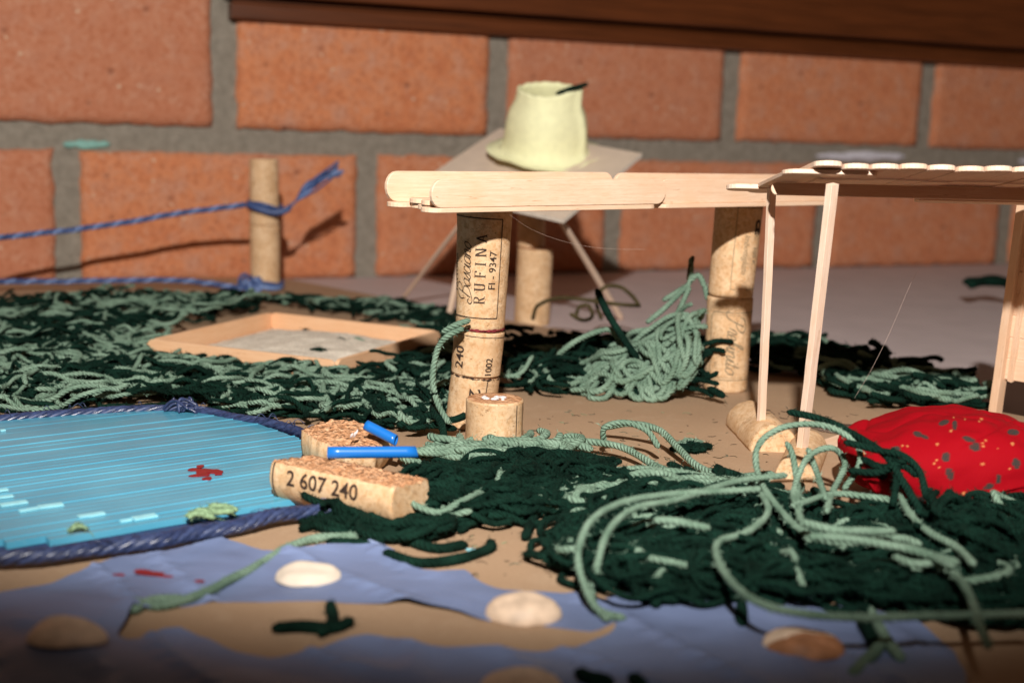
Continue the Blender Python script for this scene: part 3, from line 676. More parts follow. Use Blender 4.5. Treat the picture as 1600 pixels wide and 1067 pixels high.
# ------------------------------------------------------------------ stub cork in front
sb = G(771, 702); sb = np.array([sb[0], 55.2, 0.0]); st_ = np.array([A(773, 632, 55.2)[0], 55.2, 2.12])
ckS = cork('cork_stub', sb, st_, 1.22, 1.24, None, seed=9, rough=0.03)
tag(ckS[0], 'short cut cork standing upright in front of the left bridge pillar', 'cork', 'loose corks on the board')
line_on(ckS, [(0.86, 0.05), (0.86, 2.0)], 0.05); line_on(ckS, [(1.25, 0.05), (1.25, 2.0)], 0.05)
# dried glue on its top
rs = random.Random(4); V, F = [], []
bm = bmesh.new()
for i in range(16):
    r = rs.uniform(0.05, 0.12); bmesh.ops.create_icosphere(bm, subdivisions=1, radius=r, matrix=Matrix.Translation((sb[0] - 0.55 + rs.uniform(0, 1.1), 55.2 - 0.5 + rs.uniform(0, 0.6), 2.17)) @ Matrix.Diagonal((1.4, 1, 0.7, 1)))
V, F = bm_out(bm); mk('glue_lump', V, F, 'glue', ckS[0], smooth=True)

# ------------------------------------------------------------------ cork pieces and straws at the pond's edge
def half_cork(name, p0, p1, r, cut, ref_up, seed, mat='cork', parent=None, cutdir='up', crumble=0.09):
    """half cork lying; local z = axis, local -x = up; the part above x = -cut*r is broken off"""
    ax = (Vector(p1) - Vector(p0)).normalized(); up = Vector(ref_up); up = (up - ax * up.dot(ax)).normalized(); x = -up; y = ax.cross(x)
    M4 = Matrix((x, y, ax)).transposed().to_4x4(); M4.translation = Vector(p0); L = (Vector(p1) - Vector(p0)).length
    th0 = math.asin(-cut); th1 = math.pi - th0; na, nc, nz = 36, 14, 60; V = []; N = na + 1 + nc
    for k in range(nz + 1):
        z = L * k / nz; rr = r - (0.08 if k in (0, nz) else 0)
        for i in range(na + 1):
            t = th0 + (th1 - th0) * i / na; q = rr + 0.02 * mn.noise(Vector((math.sin(t) * 3 + seed, math.cos(t) * 3, z * 2))); V.append((q * math.sin(t), -q * math.cos(t), z))
        yb = rr * math.cos(th0)
        for i in range(1, nc + 1):
            yy = yb - 2 * yb * i / (nc + 1)
            nv = mn.noise(Vector((yy * 3.3 + seed, z * 3.3, 0))) + 0.9 * mn.noise(Vector((yy * 8, z * 8, seed)))
            V.append((-cut * rr + crumble * nv * 1.4, yy, z))
    F = []; mi = []
    for k in range(nz):
        for i in range(N):
            F.append([k * N + i, k * N + (i + 1) % N, (k + 1) * N + (i + 1) % N, (k + 1) * N + i][::1]); mi.append(0 if i < na else 1)
    F.append(list(range(N))[::-1]); mi.append(0); F.append([nz * N + i for i in range(N)]); mi.append(0)
    o = mk(name, V, F, [mat, 'cut'], parent, M4=M4, smooth=True, matidx=mi)
    me = o.data; me.polygons[len(F) - 1].use_smooth = False; me.polygons[len(F) - 2].use_smooth = False
    return o, M4, (lambda z: r)
q0 = G(452, 735, 1.05); q1 = G(642, 776, 1.05)
lc = half_cork('split_cork', q0, q1, 1.12, 0.42, (0, 0.08, 1), 4.2)
tag(lc[0], 'long split cork printed 2 607 240 lying at the right tip of the blue pond', 'cork', 'loose corks on the board')
Lc = float(np.linalg.norm(q1 - q0))
print_on(lc, '2 607 240', Lc * 0.45, -0.02, 0.78, 'up', sx=1.02, bold=0.012)
line_on(lc, [(-0.45, 0.22), (1.4, 0.22)], 0.07)
# cork chunk
def chunk(name, top, zt, inset, seed, label, group):
    bm = bmesh.new(); vs = [bm.verts.new(tuple(p)) for p in top]; f = bm.faces.new(vs); f.normal_update()
    if f.normal.z < 0: f.normal_flip()
    bmesh.ops.triangulate(bm, faces=bm.faces[:]); 
    for _ in range(4): bmesh.ops.subdivide_edges(bm, edges=bm.edges[:], cuts=1, use_grid_fill=True)
    be_ = [e for e in bm.edges if e.is_boundary]; bv = {v for e in be_ for v in e.verts}
    for v in bm.verts:
        k = 1.0 if v not in bv else 0.35
        v.co.z += k * (0.13 * mn.noise(Vector((v.co.x * 3.5, v.co.y * 3.5, seed))) + 0.10 * mn.noise(Vector((v.co.x * 9, v.co.y * 9, seed))))
        v.co.x += 0.05 * mn.noise(Vector((v.co.y * 3, seed, v.co.x))) 
    c = sum((v.co for v in bm.verts), Vector()) / len(bm.verts)
    nf0 = len(bm.faces); cur = be_
    for z, sc_ in ((zt * 0.66, 1.02), (zt * 0.33, 0.97), (0.02, inset)):
        r_ = bmesh.ops.extrude_edge_only(bm, edges=cur); nvs = [g for g in r_['geom'] if isinstance(g, bmesh.types.BMVert)]; cur = [g for g in r_['geom'] if isinstance(g, bmesh.types.BMEdge)]
        for v in nvs: v.co = Vector((c.x + (v.co.x - c.x) * sc_, c.y + (v.co.y - c.y) * sc_, z + 0.03 * mn.noise(v.co * 4)))
    bmesh.ops.recalc_face_normals(bm, faces=bm.faces[:])
    mi = [1 if i < nf0 else 0 for i in range(len(bm.faces))]
    V, F = bm_out(bm); o = mk(name, V, F, ['cork', 'cut'], smooth=True, matidx=mi); return tag(o, label, 'cork', group)
ch = chunk('cork_chunk', [G(471, 672, 1.35), G(497, 661, 1.45), G(535, 655, 1.5), G(575, 662, 1.45), G(612, 680, 1.3), G(585, 702, 1.15), G(540, 704, 1.2), G(500, 690, 1.3)], 1.2, 0.86, 3.3,
      'broken crumbly cork piece behind the split cork at the pond tip', 'loose corks on the board')
def straw(name, p0, p1, r, label):
    p0, p1 = Vector(p0), Vector(p1); L = (p1 - p0).length; V = []; n = 24
    for rr in (r, r - 0.035):
        for k in range(9):
            for j in range(n): a = 2 * math.pi * j / n; V.append((rr * math.cos(a) * (1.06), rr * math.sin(a) * 0.96, L * k / 8 + (0.05 * math.cos(a) if k == 8 else 0)))
    F = []
    for k in range(8):
        for j in range(n):
            F.append([k*n+j, k*n+(j+1)%n, (k+1)*n+(j+1)%n, (k+1)*n+j]); b = 9*n; F.append([b+k*n+j, b+(k+1)*n+j, b+(k+1)*n+(j+1)%n, b+k*n+(j+1)%n])
    for j in range(n):
        F.append([j, 9*n+j, 9*n+(j+1)%n, (j+1)%n]); F.append([8*n+j, 8*n+(j+1)%n, 17*n+(j+1)%n, 17*n+j])
    o = mk(name, V, F, 'straw', M4=frame(p0, p1, (0, -1, 0.2)), smooth=True); return tag(o, label, 'straw', 'blue straw pieces on the corks')
s1o = straw('straw_piece', G(512, 707, 1.78), G(651, 706, 1.72), 0.205, 'bright blue straw piece lying level across the split cork printed 2 607 240')
s2o = straw('straw_piece', G(572, 664, 1.95), G(619, 688, 1.5), 0.20, 'short blue straw piece slanting down over the broken cork piece')
def glue_on(c, ax, n, spread, par, seed):
    rs = random.Random(seed); bm = bmesh.new()
    for i in range(n):
        t = rs.uniform(-1, 1) * spread; bmesh.ops.create_icosphere(bm, subdivisions=1, radius=rs.uniform(0.03, 0.075), matrix=Matrix.Translation(Vector(c) + Vector(ax) * t + Vector((0, rs.uniform(-0.1, 0.05), rs.uniform(-0.09, 0.02)))) @ Matrix.Diagonal((1.7, 1, 0.6, 1)))
    V, F = bm_out(bm); mk('glue_lump', V, F, 'glue', par, smooth=True)
glue_on(G(545, 703, 1.85), (1, 0, 0), 10, 0.3, s1o, 2); glue_on(G(586, 669, 1.98), (0.8, 0, -0.3), 14, 0.25, s2o, 3)

# ------------------------------------------------------------------ blue plastic pond
out_px = [(-330, 700), (-200, 672), (0, 662), (120, 650), (250, 648), (345, 652), (400, 668), (440, 684), (480, 700), (512, 735), (520, 768), (470, 790), (380, 806), (250, 828), (120, 850), (0, 858), (-200, 868), (-360, 830)]
PO = [G(*p) for p in out_px]
da = G(449, 685) - G(0, 745.6); da = da / np.linalg.norm(da); dn = np.array([-da[1], da[0], 0])
pc = np.mean(PO, axis=0); pond = empty('pond', pc, 'translucent blue ribbed plastic pond with stepped edges in front of the sandbox', 'pond')
pr_ = np.array([[np.dot(p - pc, da), np.dot(p - pc, dn)] for p in PO])
def chord(v):
    xs = []
    for i in range(len(pr_)):
        (u0, v0), (u1, v1) = pr_[i], pr_[(i + 1) % len(pr_)]
        if (v0 > v) != (v1 > v): xs.append(u0 + (u1 - u0) * (v - v0) / (v1 - v0))
    return (min(xs), max(xs)) if len(xs) >= 2 else None
vmin, vmax = pr_[:, 1].min(), pr_[:, 1].max(); v = vmin + 0.1; k = 0; rng = random.Random(8)
while v < vmax - 0.1:
    sw = 0.42 if v < (vmin + vmax) / 2 else rng.uniform(0.55, 1.15)
    c = chord(v + sw / 2)
    if c:
        u0, u1 = c[0] + rng.uniform(-.1, .1), c[1] + rng.uniform(-.12, .12); h0 = 0.28 + rng.uniform(-.006, .006)
        hi = 0.028 if rng.random() < .28 else 0.001
        V = []; n = 16
        prof = [(0.0, 0.05), (0.0, h0 - 0.008), (0.008, h0), (sw - .045, h0 - 0.004), (sw - .035, h0 + hi), (sw - .012, h0 + hi), (sw - 0.001, h0 - 0.008), (sw - 0.001, 0.05)]
        for i in range(n + 1):
            u = u0 + (u1 - u0) * i / n
            for a, z in prof: q = pc + da * u + dn * (v + a); V.append((q[0], q[1], z + 0.02 * mn.noise(Vector((u * 0.3, v, 0)))))
        m_ = len(prof); F = [list(range(m_)), [n * m_ + i for i in range(m_)][::-1]]
        for i in range(n):
            for j in range(m_ - 1): F.append([i*m_+j, i*m_+j+1, (i+1)*m_+j+1, (i+1)*m_+j][::-1])
        mk('plastic_rib', V, F, 'plastic', pond)
    v += sw; k += 1
NB = [pc + (p - pc) * 1.06 for p in PO]; V = [(p[0], p[1], .035) for p in NB] + [(p[0], p[1], .01) for p in NB]; n = len(NB)
mk('base_sheet', V, [list(range(n)), list(range(n, 2 * n))[::-1]] + [[i, n + i, n + (i + 1) % n, (i + 1) % n] for i in range(n)], 'navy', pond)
# highlights on the doubled plastic steps, put in as pale cyan slips
def chip(px0, py0, px1, py1, w_):
    a, b = G(px0, py0, 0.27), G(px1, py1, 0.27); d = (b - a) / np.linalg.norm(b - a); nn = np.array([-d[1], d[0], 0]) * w_
    V = [a - nn, b - nn, b + nn, a + nn]; V = [x + (0, 0, 0.02) for x in V] + [x + (0, 0, 0.07) for x in V]
    V = np.array(V); F = [[3, 2, 1, 0], [4, 5, 6, 7], [0, 1, 5, 4], [1, 2, 6, 5], [2, 3, 7, 6], [3, 0, 4, 7]]; mk('chip_or_highlight', V, F, 'chip', pond)
for a in [(122, 809, 163, 803, .14), (208, 812, 244, 806, .17), (60, 794, 98, 789, .16), (30, 800, 60, 795, .10), (0, 791, 42, 785, .16), (-30, 782, 20, 776, .12), (-10, 769, 12, 766, .12), (188, 816, 205, 813, .08), (0, 674, 8, 673, .1)]: chip(*a)
def blot(name, cs, z, mat, parent, origin_label=None, zf=None):
    bm = bmesh.new(); rs = random.Random(len(cs)); z00 = z
    for ci, (px, py, a, b, rot) in enumerate(cs):
        if zf:
            for _ in range(4): q = G(px, py, z); z = zf(q[0], q[1]) + z00
        else: z = z00 + 0.003 * ci
        c = G(px, py, z); vs = []
        for i in range(18):
            t = 2 * math.pi * i / 18; q = 1 + 0.12 * math.sin(3 * t + px) ; x = a * q * math.cos(t); y = b * q * math.sin(t)
            vs.append(bm.verts.new((c[0] + x * math.cos(rot) - y * math.sin(rot), c[1] + x * math.sin(rot) + y * math.cos(rot), z)))
        bm.faces.new(vs)
    if True:
        r_ = bmesh.ops.extrude_face_region(bm, geom=bm.faces[:]); 
        for g in r_['geom']:
            if isinstance(g, bmesh.types.BMVert): g.co.z += 0.03
    bmesh.ops.recalc_face_normals(bm, faces=bm.faces[:])
    V, F = bm_out(bm); return mk(name, V, F, mat, parent)
blot('red_paint_flower', [(322, 737, .42, .40, 0.2), (311, 743, .38, .16, 0.3), (304, 734, .26, .2, 0.1), (336, 737, .30, .28, .2), (313, 729, .14, .2, 0), (324, 748, .18, .22, 0), (341, 741, .14, .12, 0)], 0.29, 'redpaint', pond)
# blue twine around the pond
def rope_curves(path, R, r, pitch, n=3, ph=0.0):
    C = cr_spline(path, 0.09); C = C + np.array([[0.10 * mn.noise(Vector((i * .05, R, k))) for k in (0, 5, 9)] for i in range(len(C))]) * (R / .15); T = np.gradient(C, axis=0); T /= np.linalg.norm(T, axis=1)[:, None]
    n1 = np.cross(T, [0, 0, 1.0]); n1 /= np.linalg.norm(n1, axis=1)[:, None] + 1e-9; n2 = np.cross(n1, T)
    s = np.concatenate([[0], np.cumsum(np.linalg.norm(np.diff(C, axis=0), axis=1))]); out = []
    for k in range(n):
        a = 2 * np.pi * (s / pitch + k / n) + ph; out.append(C + R * (np.cos(a)[:, None] * n1 + np.sin(a)[:, None] * n2))
    return out, [r] * n
def rope_obj(name, curves, radii, mat, parent=None, lob=0.10):
    V, F, mi = tubes(curves, radii, [i % 3 % 2 for i in range(len(curves))], nv=10, lobes=5, lobe=lob, twist=6)
    return mk(name, V, F, [mat, mat + '_light'], parent, smooth=True, matidx=mi)
near = [G(x, y, 0.42) for x, y in [(540, 788), (500, 795), (440, 806), (380, 818), (300, 832), (250, 843), (180, 852), (120, 860), (60, 868), (0, 872), (-120, 880), (-260, 880)]]
c1, r1_ = rope_curves(near, 0.13, 0.125, 2.3, 5); c1b, r1b = rope_curves(near, 0.20, 0.035, 1.9, 9, 1.0); c1 += c1b; r1_ += r1b
fr_ = random.Random(2)
for i in range(9):                         # loose shiny fibres
    j = fr_.randrange(len(near) - 1); b = near[j] + (near[j + 1] - near[j]) * fr_.random(); d = np.array([fr_.uniform(-.8, .8), fr_.uniform(-.3, .3), 0])
    c1.append(cr_spline([b + (0, 0, .25), b + d * .5 + (0, 0, .32), b + d + (0, 0, .2)], 0.1)); r1_.append(0.015)
o = rope_obj('pond_rope', c1, r1_, 'rope_dark'); tag(o, 'thick twisted navy twine bordering the near side of the blue pond', 'rope', 'twine edging the pond')
far = [G(x, y, 0.30) for x, y in [(-200, 668), (-80, 660), (0, 655), (60, 650), (130, 645), (200, 641), (262, 640), (320, 644), (380, 655), (430, 664), (470, 676), (492, 692), (505, 712)]]
c2, r2_ = rope_curves(far, 0.12, 0.115, 2.3, 5); c2b, r2b = rope_curves(far, 0.18, 0.03, 1.9, 9, 1.0); c2 += c2b; r2_ += r2b
for i in range(14):
    b = G(fr_.uniform(262, 300), fr_.uniform(634, 645), 0.3); d = np.array([fr_.uniform(-1.0, 1.2), fr_.uniform(-.5, .5), 0])
    c2.append(cr_spline([b - d * .6, b + (0, 0, fr_.uniform(.2, .55)), b + d * .7 + (0, 0, .2)], 0.1)); r2_.append(0.07)
for i in range(26):
    j = fr_.randrange(len(far) - 1); b = far[j] + (far[j + 1] - far[j]) * fr_.random(); d = np.array([fr_.uniform(-.8, .8), fr_.uniform(-.3, .3), 0])
    c2.append(cr_spline([b + (0, 0, .2), b + d * .5 + (0, 0, .45), b + d + (0, 0, .2)], 0.1)); r2_.append(0.015)
o = rope_obj('pond_rope', c2, r2_, 'rope_dark'); tag(o, 'twisted navy twine with a loose tuft bordering the far side of the blue pond', 'rope', 'twine edging the pond')
# fluff scraps on the pond
def scrap(name, px, py, z, n, r, L, mid_, label, seed, group=None, spread=0.5):
    rs = random.Random(seed); cu = []; rd = []
    for i in range(n):
        c = G(px, py, z + r) + np.array([rs.uniform(-spread, spread), rs.uniform(-spread, spread), 0]); a = rs.uniform(-0.6, 0.9); l = L * rs.uniform(.6, 1)
        d = np.array([math.cos(a), math.sin(a), 0]); p = np.array([-d[1], d[0], 0]) * rs.uniform(-.3, .3) * l
        cu.append(cr_spline([c - d * l / 2, c + p + (0, 0, rs.uniform(0, .15)), c + d * l / 2], 0.1)); rd.append(r)
    return yarn_obj(name, cu, rd, [mid_] * n, label, 'yarn scrap', group, fz=40, seed=seed)
YM.append('leafbit')
scrap('yarn_scrap', 352, 795, 0.33, 2, 0.11, 1.3, 3, 'pale olive yarn fluff lying on the plastic pond near its front edge', 31, 'yarn scraps', .2)
scrap('yarn_scrap', 322, 806, 0.33, 2, 0.10, 1.1, 3, 'thin pale yarn shred nearest the navy twine on the pond', 32, 'yarn scraps', .2)
scrap('yarn_scrap', 118, 826, 0.33, 3, 0.06, 0.7, 3, 'tiny pale fluff ball near the left front of the pond', 33, 'yarn scraps', .2)

# ------------------------------------------------------------------ sandbox
zt = 1.15
cL, cB, cR_, cN = (G(238, 530, zt), G(424, 488, zt), G(684, 517, zt), G(524, 563, zt))
for c in (cL, cB, cR_, cN): c[2] = 0
sbx = empty('sandbox', (cL + cR_) / 2, 'low square wooden sandbox of four craft sticks standing in the yarn grass', 'sandbox')
def side(a, b, over0, over1, off=0.0):
    d = (b - a); L = np.linalg.norm(d); d = d / L; nrm = np.cross(d, [0, 0, 1.0])
    return stick('side_board', a - d * over0 + np.array([0, 0, 0.06 + 0.55]) - nrm * 0.11 + nrm * off, d, nrm, L + over0 + over1, 1.1, 0.22, sbx, 'sandwood')
side(cN, cL, 0.1, 0.35); side(cL, cB, 0, 0.1); side(cB, cR_, 0.1, 0.1); side(cR_, cN, 0.2, 0.0)
bpts = [cL, cN, cR_, cB]
V = [tuple(p + (0, 0, .05)) for p in bpts] + [tuple(p + (0, 0, .02)) for p in bpts]
mk('base_card', V, [[0, 1, 2, 3], [7, 6, 5, 4]] + [[i, 4 + i, 4 + (i + 1) % 4, (i + 1) % 4] for i in range(4)], 'sandwood', sbx)
n = 70; V = []; F = []
for j in range(n + 1):
    for i in range(n + 1):
        u, v_ = 0.03 + 0.94 * i / n, 0.03 + 0.94 * j / n
        p = cL * (1-u)*(1-v_) + cN * u*(1-v_) + cR_ * u*v_ + cB * (1-u)*v_
        d = min(u, 1-u, v_, 1-v_); q = np.clip(1 - ((u-.55)**2 + (v_-.6)**2) / 0.26, 0, 1)
        z = 0.12 + 0.25 * min(1, d * 5) + 0.45 * q * min(1, d * 9) + 0.12 * mn.noise(Vector((p[0]*.9, p[1]*.9, 0))) * min(1, d*8) + 0.05 * mn.noise(Vector((p[0]*4, p[1]*4, 0)))
        V.append((p[0], p[1], max(0.055, z)))
for j in range(n):
    for i in range(n): F.append([j*(n+1)+i, j*(n+1)+i+1, (j+1)*(n+1)+i+1, (j+1)*(n+1)+i])
tag(mk('sand', V, F, 'sand', smooth=True), 'heap of pale grey sand inside the wooden sandbox', 'sand', None, 'stuff')
scrap('yarn_scrap', 497, 549, 0.45, 3, 0.15, 0.9, 0, 'dark green yarn bits lying on the sand near its front corner', 41, 'yarn scraps', .4)
scrap('yarn_scrap', 530, 534, 0.5, 1, 0.14, 1.4, 0, 'flat dark green yarn bit at the middle right of the sand', 42, 'yarn scraps', .1)
scrap('yarn_scrap', 562, 534, 0.5, 2, 0.11, 1.3, 1, 'pale green yarn bit at the right side of the sand', 43, 'yarn scraps', .3)
scrap('yarn_scrap', 477, 515, 0.5, 1, 0.10, 0.5, 0, 'tiny green yarn fleck at the back of the sand', 44, 'yarn scraps', .1)

# ------------------------------------------------------------------ fence post and twine
fp = empty('fence_post', (-20.1, 105.2, 0), 'tall post of two stacked corks with a wine stained top near the brick wall', 'post')
p_top = A(412, 248, 105.2); p_mid = A(413.5, 352, 105.2); p_bot = np.array([A(415, 452, 105.2)[0], 105.2, 0.0])
cork('cork', p_bot, p_mid, 1.17, 1.2, fp, 'cork_pale', 'cork_pale', seed=12); cT = cork('cork', p_mid + (0, 0, .02), p_top, 1.18, 1.13, fp, 'cork_pale', 'wineend', seed=13)
def P(px, py, Y): return A(px, py, Y)
top = [P(-140, 380, 86), P(-40, 373, 93), P(0, 371, 96), P(60, 365, 98), P(130, 357, 100), P(200, 347, 101.5), P(270, 335, 103), P(330, 327, 104), P(385, 320, 104.2)]
c, r = rope_curves(top, 0.105, 0.125, 1.5)
hub = P(415, 325, 105.2)
tr = empty('twine', hub, 'twisted blue twine running from the left edge to a knot round the tall cork post', 'rope', 'blue twine on the cork post')
rope_obj('twine_line', c, r, 'rope', tr)
kn = []; 
for q, (dz, R) in enumerate([(0.28, 1.28), (0.0, 1.30), (-0.2, 1.33)]):
    kn.append(cr_spline([hub + (R * math.cos(a), R * math.sin(a), dz - 0.25 * math.cos(a) + 0.08 * math.sin(3 * a + q)) for a in np.linspace(0, 2 * math.pi, 17)], 0.12))
kk = P(444, 330, 103.8)
rope_obj('knot', kn + [cr_spline([P(385, 318, 104), P(400, 325, 103.7), P(425, 332, 103.7), kk, P(455, 322, 103.9)], 0.12)], [0.17] * 3 + [0.25], 'rope', tr)
tl = []; rs = random.Random(6)
for i in range(16):
    e_ = P(505 + rs.uniform(0, 36), 255 + rs.uniform(-4, 24), 104 + rs.uniform(-.6, .6)); mdl = P(485 + rs.uniform(-6, 8), 290 + rs.uniform(-6, 10), 104)
    tl.append(cr_spline([kk, P(462, 315, 104), mdl, e_], 0.15))
rope_obj('frayed_end', tl, [0.085] * 16, 'rope', tr)
low = [P(-140, 452, 88), P(-40, 443, 96), P(0, 440, 98.5), P(70, 440, 100.5), P(140, 439, 102), P(200, 438, 103), P(260, 438, 103.5), P(310, 441, 104), P(355, 447, 104), P(380, 453, 103.6)]
for q in low: q[2] = max(q[2], 0.25)
c, r = rope_curves(low, 0.105, 0.125, 1.5)
tr2 = empty('twine', p_bot, 'low blue twine lying along the board and knotted round the foot of the cork post', 'rope', 'blue twine on the cork post')
rope_obj('twine_line', c, r, 'rope', tr2); kn = []
for q in range(7):
    b = P(388 + rs.uniform(-12, 14), 444 + rs.uniform(-8, 8), 103.9 + rs.uniform(-.4, .3)); R = rs.uniform(.35, .6); a0 = rs.uniform(0, 6); til = rs.uniform(-.5, .5)
    kn.append(cr_spline([b + (R * math.cos(a0 + a), R * .5 * math.sin(a0 + a), max(-b[2] + .15, R * math.sin(a0 + a + til))) for a in np.linspace(0, 5.6, 11)], 0.12))
hb = p_bot
kn.append(cr_spline([hb + (1.3 * math.cos(a), 1.3 * math.sin(a), 0.35 + .1 * math.sin(2 * a)) for a in np.linspace(math.pi, 2 * math.pi + .6, 12)], 0.12))
kn.append(cr_spline([hb + (1.36 * math.cos(a), 1.36 * math.sin(a), 0.6 + .1 * math.sin(3 * a)) for a in np.linspace(math.pi, 2 * math.pi + .3, 12)], 0.12))
rope_obj('knot', kn, [0.13] * 7 + [0.2, 0.15], 'rope', tr2)

# ------------------------------------------------------------------ tilted card table with the yellow pulp cup
k1, k2, k3 = A(880, 343, 86), A(1003, 240, 96), A(781, 201, 105)
nrm = np.cross(k2 - k1, k3 - k2); nrm /= np.linalg.norm(nrm); k4 = k1 + k3 - k2
ct = empty('card_table', (1.4, 94, 0), 'tilted square beige card table on corks and toothpick legs behind the bridge', 'table')
Vv = []; F = []; n = 10
for s_ in (0, 1):
    for j in range(n + 1):
        for i in range(n + 1):
            u, v_ = i / n, j / n; p = k1*(1-u)*(1-v_) + k2*u*(1-v_) + k3*u*v_ + k4*(1-u)*v_
            Vv.append(p - nrm * 0.28 * s_ + nrm * 0.08 * math.sin(u * 3.1) * math.sin(v_ * 2.0))
q = (n + 1) ** 2; F = []; mi = []
for j in range(n):
    for i in range(n):
        a = j*(n+1)+i; F.append([a, a+1, a+n+2, a+n+1]); F.append([q+a+n+1, q+a+n+2, q+a+1, q+a]); mi += [0, 0]
ed = [(i, i+1) for i in range(n)] + [(j*(n+1)+n, (j+1)*(n+1)+n) for j in range(n)] + [(n*(n+1)+i+1, n*(n+1)+i) for i in range(n-1, -1, -1)] + [((j+1)*(n+1), j*(n+1)) for j in range(n-1, -1, -1)]
for a, b in ed: F.append([a, q+a, q+b, b]); mi.append(1)
mk('card_top', Vv, F, ['card', 'cardedge'], ct, matidx=mi)
bc = np.array([A(831, 490, 94)[0], 94, -0.45]); bt = np.array([bc[0] + .1, 94, 5.0])
cork('cork', bc, bt, 1.27, 1.27, ct, 'cork_pale', 'cut', seed=20)
zc = (np.dot(k1, nrm) - nrm[0] * (bc[0] - .2) - nrm[1] * 95.2) / nrm[2] - 0.4
cork('cork', (bc[0] - .2, 95.0, 5.02), (bc[0] - .3, 95.0, zc), 1.0, 1.0, ct, 'cork', 'cork', seed=21)
def toothpick(p0, p1, par):
    c = cr_spline([p0, mid(p0, p1) + (0, 0, .05), p1], 0.3); V, F_, mi = tubes([c], [0.2], [0], nv=8, lobes=2, lobe=0.25, twist=0.1); mk('leg', V, F_, ['stick_pale'], par, smooth=True)
def undercard(px, py):
    a, b, c = ray(px, py); o_ = np.array([0, 0, HC]); d = np.array([a, b, c]); t = np.dot(k1 - nrm * .3 - o_, nrm) / np.dot(d, nrm); return o_ + d * t
toothpick(undercard(872, 337), G(972, 500, -0.45), ct); toothpick(undercard(742, 322), G(630, 466, -0.0), ct); toothpick(undercard(738, 330), G(700, 500, 0), ct)
# cup
cc = undercard(852, 250) + nrm * 0.36; CS = 1.0; xa = Vector((1, 0, 0)); za = Vector(nrm).normalized(); za = (za + Vector((0.03, 0.05, 0))).normalized()
M4 = frame_x(cc, (1, 0, -0.02), za)
prof = [(4.2, 0.38), (3.7, 0.20), (3.15, 0.36), (2.98, 0.8), (2.95, 1.5), (2.88, 2.4), (2.66, 3.3), (2.36, 4.0), (2.24, 4.7), (2.20, 5.0)]
inner = [(2.10, 4.98), (2.12, 4.6), (2.24, 4.0), (2.54, 3.3), (2.75, 2.3), (2.82, 1.3), (2.9, 0.6), (3.2, 0.26), (3.75, 0.08), (4.2, 0.32)]
N = 96; V = []
for pi_, (r, z) in enumerate(prof + inner):
    for j in range(N):
        a = 2 * math.pi * j / N; rim = max(0, (r - 2.9)) / 1.3
        rr = r * (1 + 0.035 * math.cos(4 * a + .5)) + 0.06 * mn.noise(Vector((math.cos(a) * 2, math.sin(a) * 2, z * .8))) + rim * (0.25 * mn.noise(Vector((math.cos(a) * 3, math.sin(a) * 3, 7))) + 0.1 * mn.noise(Vector((math.cos(a) * 9, math.sin(a) * 9, 2))))
        zz = z + rim * (0.35 * mn.noise(Vector((math.cos(a) * 1.6, math.sin(a) * 1.6, 9))))
        t = max(0, (z - 4.0)); # raised torn flap at the right
        fl_ = math.exp(-((((a + 0.35 + math.pi) % (2 * math.pi)) - math.pi) / 0.75) ** 2)
        zz += t * (0.55 * fl_ + 0.10 * mn.noise(Vector((math.cos(a) * 5, math.sin(a) * 5, 1)))) - t * 0.10 * (1 - fl_); rr += t * 0.22 * fl_
        # vertical seam fold at the right front
        rr += 0.22 * math.exp(-((((a + 0.45 + math.pi) % (2 * math.pi)) - math.pi) / 0.12) ** 2) * (1 if z > 0.5 else .3)
        V.append((rr * math.cos(a), rr * math.sin(a), zz))
np_ = len(prof) + len(inner); F = [[i*N+j, i*N+(j+1)%N, ((i+1)%np_)*N+(j+1)%N, ((i+1)%np_)*N+j] for i in range(np_) for j in range(N)]
o = mk('pulp_cup', V, F, 'cup', M4=M4, smooth=True); tag(o, 'pale yellow egg carton cup with a wavy flared rim standing on the tilted card table', 'cup')

yarn_obj('yarn_scrap', [cr_spline([np.array(M4 @ Vector(q)) for q in [(0.5, -1.95, 5.1), (1.5, -1.7, 5.45), (2.7, -1.3, 5.75)]], 0.12)], [0.17], [0], 'dark green yarn bit lying on the rim of the yellow cup', 'yarn scrap', 'yarn scraps', fz=20)

# ------------------------------------------------------------------ stick shelter (right)
sh = empty('stick_shelter', (17, 56, 0), 'open shelter with a slatted craft stick roof on thin stick posts beside the red cushion', 'shelter')
fL = A(1275, 262, 50.0); fR = A(1600, 270, 50.0); ev = (fR - fL); ev[1] = 0; eL = np.linalg.norm(ev); ev /= eL
bdir = np.array([-0.3, 8.2, -1.25]); bdir /= np.linalg.norm(bdir); rn = np.cross(ev, bdir); rn /= np.linalg.norm(rn)
rng = random.Random(12); u = 0.0; i = 0
while u < 11.5:
    W_ = 1.09 * rng.uniform(0.96, 1.04); c = fL + ev * (u + W_ / 2) + rn * rng.uniform(-0.03, 0.05) - bdir * rng.uniform(0, 0.1)
    c[2] += (0.05 if i in (0, 3) else 0)
    stick('roof_stick', c, bdir + ev * rng.uniform(-.004, .004), rn, 8.7, W_ - 0.02, 0.2, sh, 'stick_pale'); u += W_ + 0.01; i += 1
# offset stick steps at the left edge
stick('roof_stick', A(1252, 272, 51.0), bdir, rn, 7.4, 1.1, 0.17, sh, 'stick_pale')
